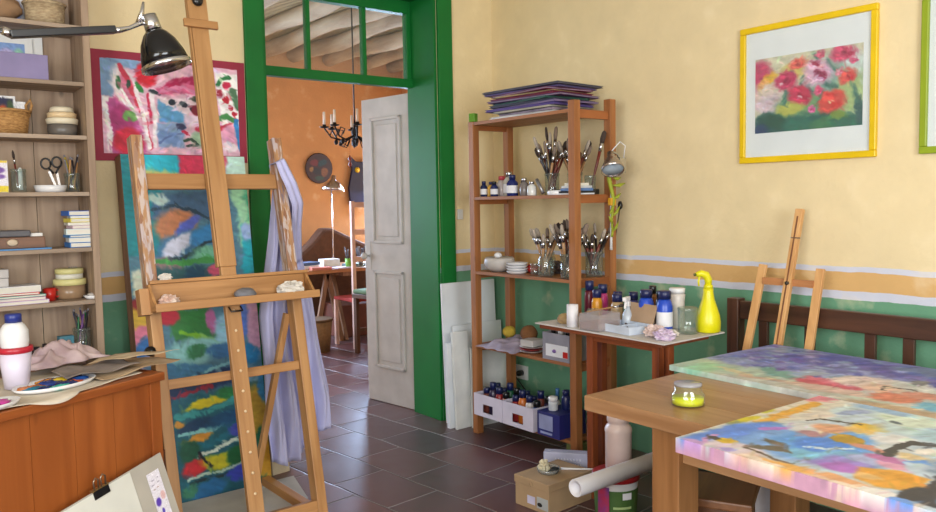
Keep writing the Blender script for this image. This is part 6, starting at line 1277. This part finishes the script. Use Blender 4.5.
MB().box(-.125, .125, -.028, .028, 0, .165).obj('package_body', mat('lilac_package', (176, 178, 204), .5), lb_, bevel=.004)
sq = MB()
for j, (zz, n_) in enumerate(((.125, 9), (.100, 11))):
    for i in range(n_):
        x = -.07 + i * .135 / n_; sq.tube([(x, -.0285, zz), (x + .004, -.0292, zz + .012), (x + .008, -.0285, zz + .001)], .0018, 5)
sq.obj('lettering', mat('white_ink', (230, 230, 236), .5), lb_)
lb_.rotation_euler = (0, 0, math.radians(-52)); lb_.location = (2.735, 2.695, .001)
o = MB().tube([(0, 0, .010), (.06, -.06, .010), (.135, -.135, .012)], [.006, .004, .004], 8).obj('white_stick', WHT); tag(o, 'thin white stick lying on the shoe box pointing to the bucket', 'stick', loc=(2.555, 2.575, .1415))
bu = thing('paint_bucket', 'white plastic bucket with green label and red rim under the side table', 'bucket', (2.63, 2.245, 0))
bu.location = (2.525, 2.215, 0)
MB().lathe([(.082, .001), (.094, .215), (0, .215)], seg=36).obj('bucket_body', mat('bucket_white', (206, 204, 204), .4), bu)
MB().lathe([(.0865, .05), (.0945, .185)], seg=36).obj('green_label', mat('green_label', (50, 84, 34), .5, c2=(72, 104, 50), scale=8), bu)
MB().lathe([(.096, .2155), (.101, .218), (.101, .238), (.094, .242), (0, .242)], seg=36).obj('bucket_lid', mat('red_lid', (150, 26, 30), .4), bu)
def on_cyl(r, a0, a1, z0, z1, n=8):
    return MB().grid(n, 2, lambda u, v: (r * math.cos(a0 + (a1 - a0) * u), r * math.sin(a0 + (a1 - a0) * u), z0 + (z1 - z0) * v))
on_cyl(.0985, math.radians(238), math.radians(262), .15, .178).obj('white_tag', LAB, bu); on_cyl(.0975, math.radians(215), math.radians(262), .110, .120).obj('label_stripe', mat('pale_green_stripe', (170, 196, 130), .5), bu)
on_cyl(.0975, math.radians(172), math.radians(205), .05, .20).obj('label_picture', mat('label_blue_red', (50, 60, 140), .5, c2=(190, 40, 40), scale=14), bu)
ju = thing('plastic_jug', 'tall pinkish white plastic bottle standing on the red bucket lid', 'bottle', (2.555, 2.225, .2425))
MB().lathe([(.050, 0), (.056, .006), (.056, .158), (.058, .166), (.058, .178), (.052, .190), (.044, .198), (.044, .206), (.049, .210), (.049, .238), (.044, .244), (0, .244)], seg=30).obj('jug_body', mat('milky_pink', (206, 184, 176), .4, var=.04), ju)
tb = thing('paper_tube', 'long white paper roll resting on the bucket lid beside the table leg', 'tube', (2.173, 2.112, .280))
A_, B_ = Vector((0, 0, 0)), Vector((.60, .012, .0))
d_ = (B_ - A_).normalized(); M_ = d_.to_track_quat('Z', 'Y').to_matrix().to_4x4(); L_ = (B_ - A_).length
M_ = Matrix.Translation(A_) @ M_
MB().lathe([(.034, 0), (.035, .003), (.035, L_), (.031, L_), (.031, .004), (.027, .001), (.027, L_ - .01), (.022, L_ - .01), (.022, .002), (.034, .0)], seg=32, M=M_).obj('rolled_paper', mat('white_paper', (222, 220, 224), .7, var=.03), tb)
stl = thing('wooden_stool', 'dark wooden stool with a square seat pushed under the oak table', 'stool', (2.25, 1.54, 0), 26)
STW = wood('stool_wood', (132, 88, 54), (100, 62, 36), 'x', .45); STZ = wood('stool_wood_z', (96, 60, 36), (68, 40, 22), 'z', .45)
MB().box(-.135, .135, -.135, .135, .40, .43).obj('seat', STW, stl, bevel=.006)
for sx in (-.10, .10):
    for sy in (-.10, .10): MB().box(sx - .019, sx + .019, sy - .019, sy + .019, 0, .399).obj('leg', STZ, stl, bevel=.002)
for sy in (-.10, .10): MB().box(-.08, .08, sy - .01, sy + .01, .33, .399).obj('apron', STW, stl)
for sx in (-.10, .10): MB().box(sx - .01, sx + .01, -.08, .08, .33, .399).obj('apron', STZ, stl)
bn = thing('white_bin', 'white tapered waste bin on the floor under the oak table', 'bin', (2.74, 1.68, 0))
MB().lathe([(.080, .001), (.105, .36), (.100, .36), (.075, .006), (0, .006)], seg=32).obj('bin_body', mat('bin_white', (206, 206, 216), .5), bn)

# ================================================================== LIGHT
def area(name, loc, rot, sx, sy, power, col):
    l = bpy.data.lights.new(name, 'AREA'); l.shape = 'RECTANGLE'; l.size = sx; l.size_y = sy; l.energy = power; l.color = col
    o = bpy.data.objects.new(name, l); COL.objects.link(o); o.location = loc; o.rotation_euler = rot; return o
area('daylight_left_window', (X0R + .02 - .1, -.25, 1.7), (0, -PI / 2, 0), 1.55, 2.45, 135, (.95, .98, 1.0))
area('daylight_rear_window', (.3, YB - .1, 1.65), (PI / 2, 0, 0), 2.15, 1.45, 135, (.92, .96, 1.0))
area('daylight_far_window', (.55, 6.5, 1.6), (0, -PI / 2, 0), 1.5, 2.0, 28, (.85, .92, 1.0))
area('added_far_wall_fill', (5.65, 6.35, 1.7), (0, PI / 2, 0), 1.55, 2.05, 12, (1.0, .95, .88))  # added fill, out of view, to brighten the orange far wall
area('added_far_floor_light', (2.4, 8.36, 1.6), (-math.radians(58), 0, 0), 1.75, 1.5, 190, (.55, .72, 1.0))  # added unseen light behind the casing, to cool the doorway floor
area('added_far_floor_sheen', (5.285, 8.38, 1.5), (-math.radians(55), 0, 0), .5, 1.3, 150, (.50, .68, 1.0))  # added unseen light behind the door leaf, for blue sheen on the tiles
w = bpy.data.worlds.new('sky'); SC.world = w; w.use_nodes = True
w.node_tree.nodes['Background'].inputs['Color'].default_value = (.75, .86, 1.0, 1); w.node_tree.nodes['Background'].inputs['Strength'].default_value = 1.0

# ================================================================== CAMERA
cam = bpy.data.cameras.new('camera'); co = bpy.data.objects.new('camera', cam); COL.objects.link(co)
cam.sensor_fit = 'HORIZONTAL'; cam.sensor_width = 36.0; cam.lens = 36.0 * 791.0 / 936.0; cam.clip_start = .02
co.matrix_world = Matrix(((0.78490757, 0.05616956, -0.61706166, 0.0), (-0.6193762, 0.04360408, -0.78388252, 0.0), (-0.01712392, 0.99746863, 0.06901526, 1.40), (0, 0, 0, 1)))
SC.camera = co
SC.view_settings.view_transform = 'Standard'; SC.view_settings.look = 'None'; SC.view_settings.gamma = 1.0
SC.view_settings.use_curve_mapping = False; SC.view_settings.exposure = 0.12
SC.cycles.use_denoising = True; SC.cycles.max_bounces = 10; SC.cycles.diffuse_bounces = 5; SC.cycles.transparent_max_bounces = 24
SC.cycles.sample_clamp_indirect = 6.0; SC.cycles.caustics_reflective = False; SC.cycles.caustics_refractive = False
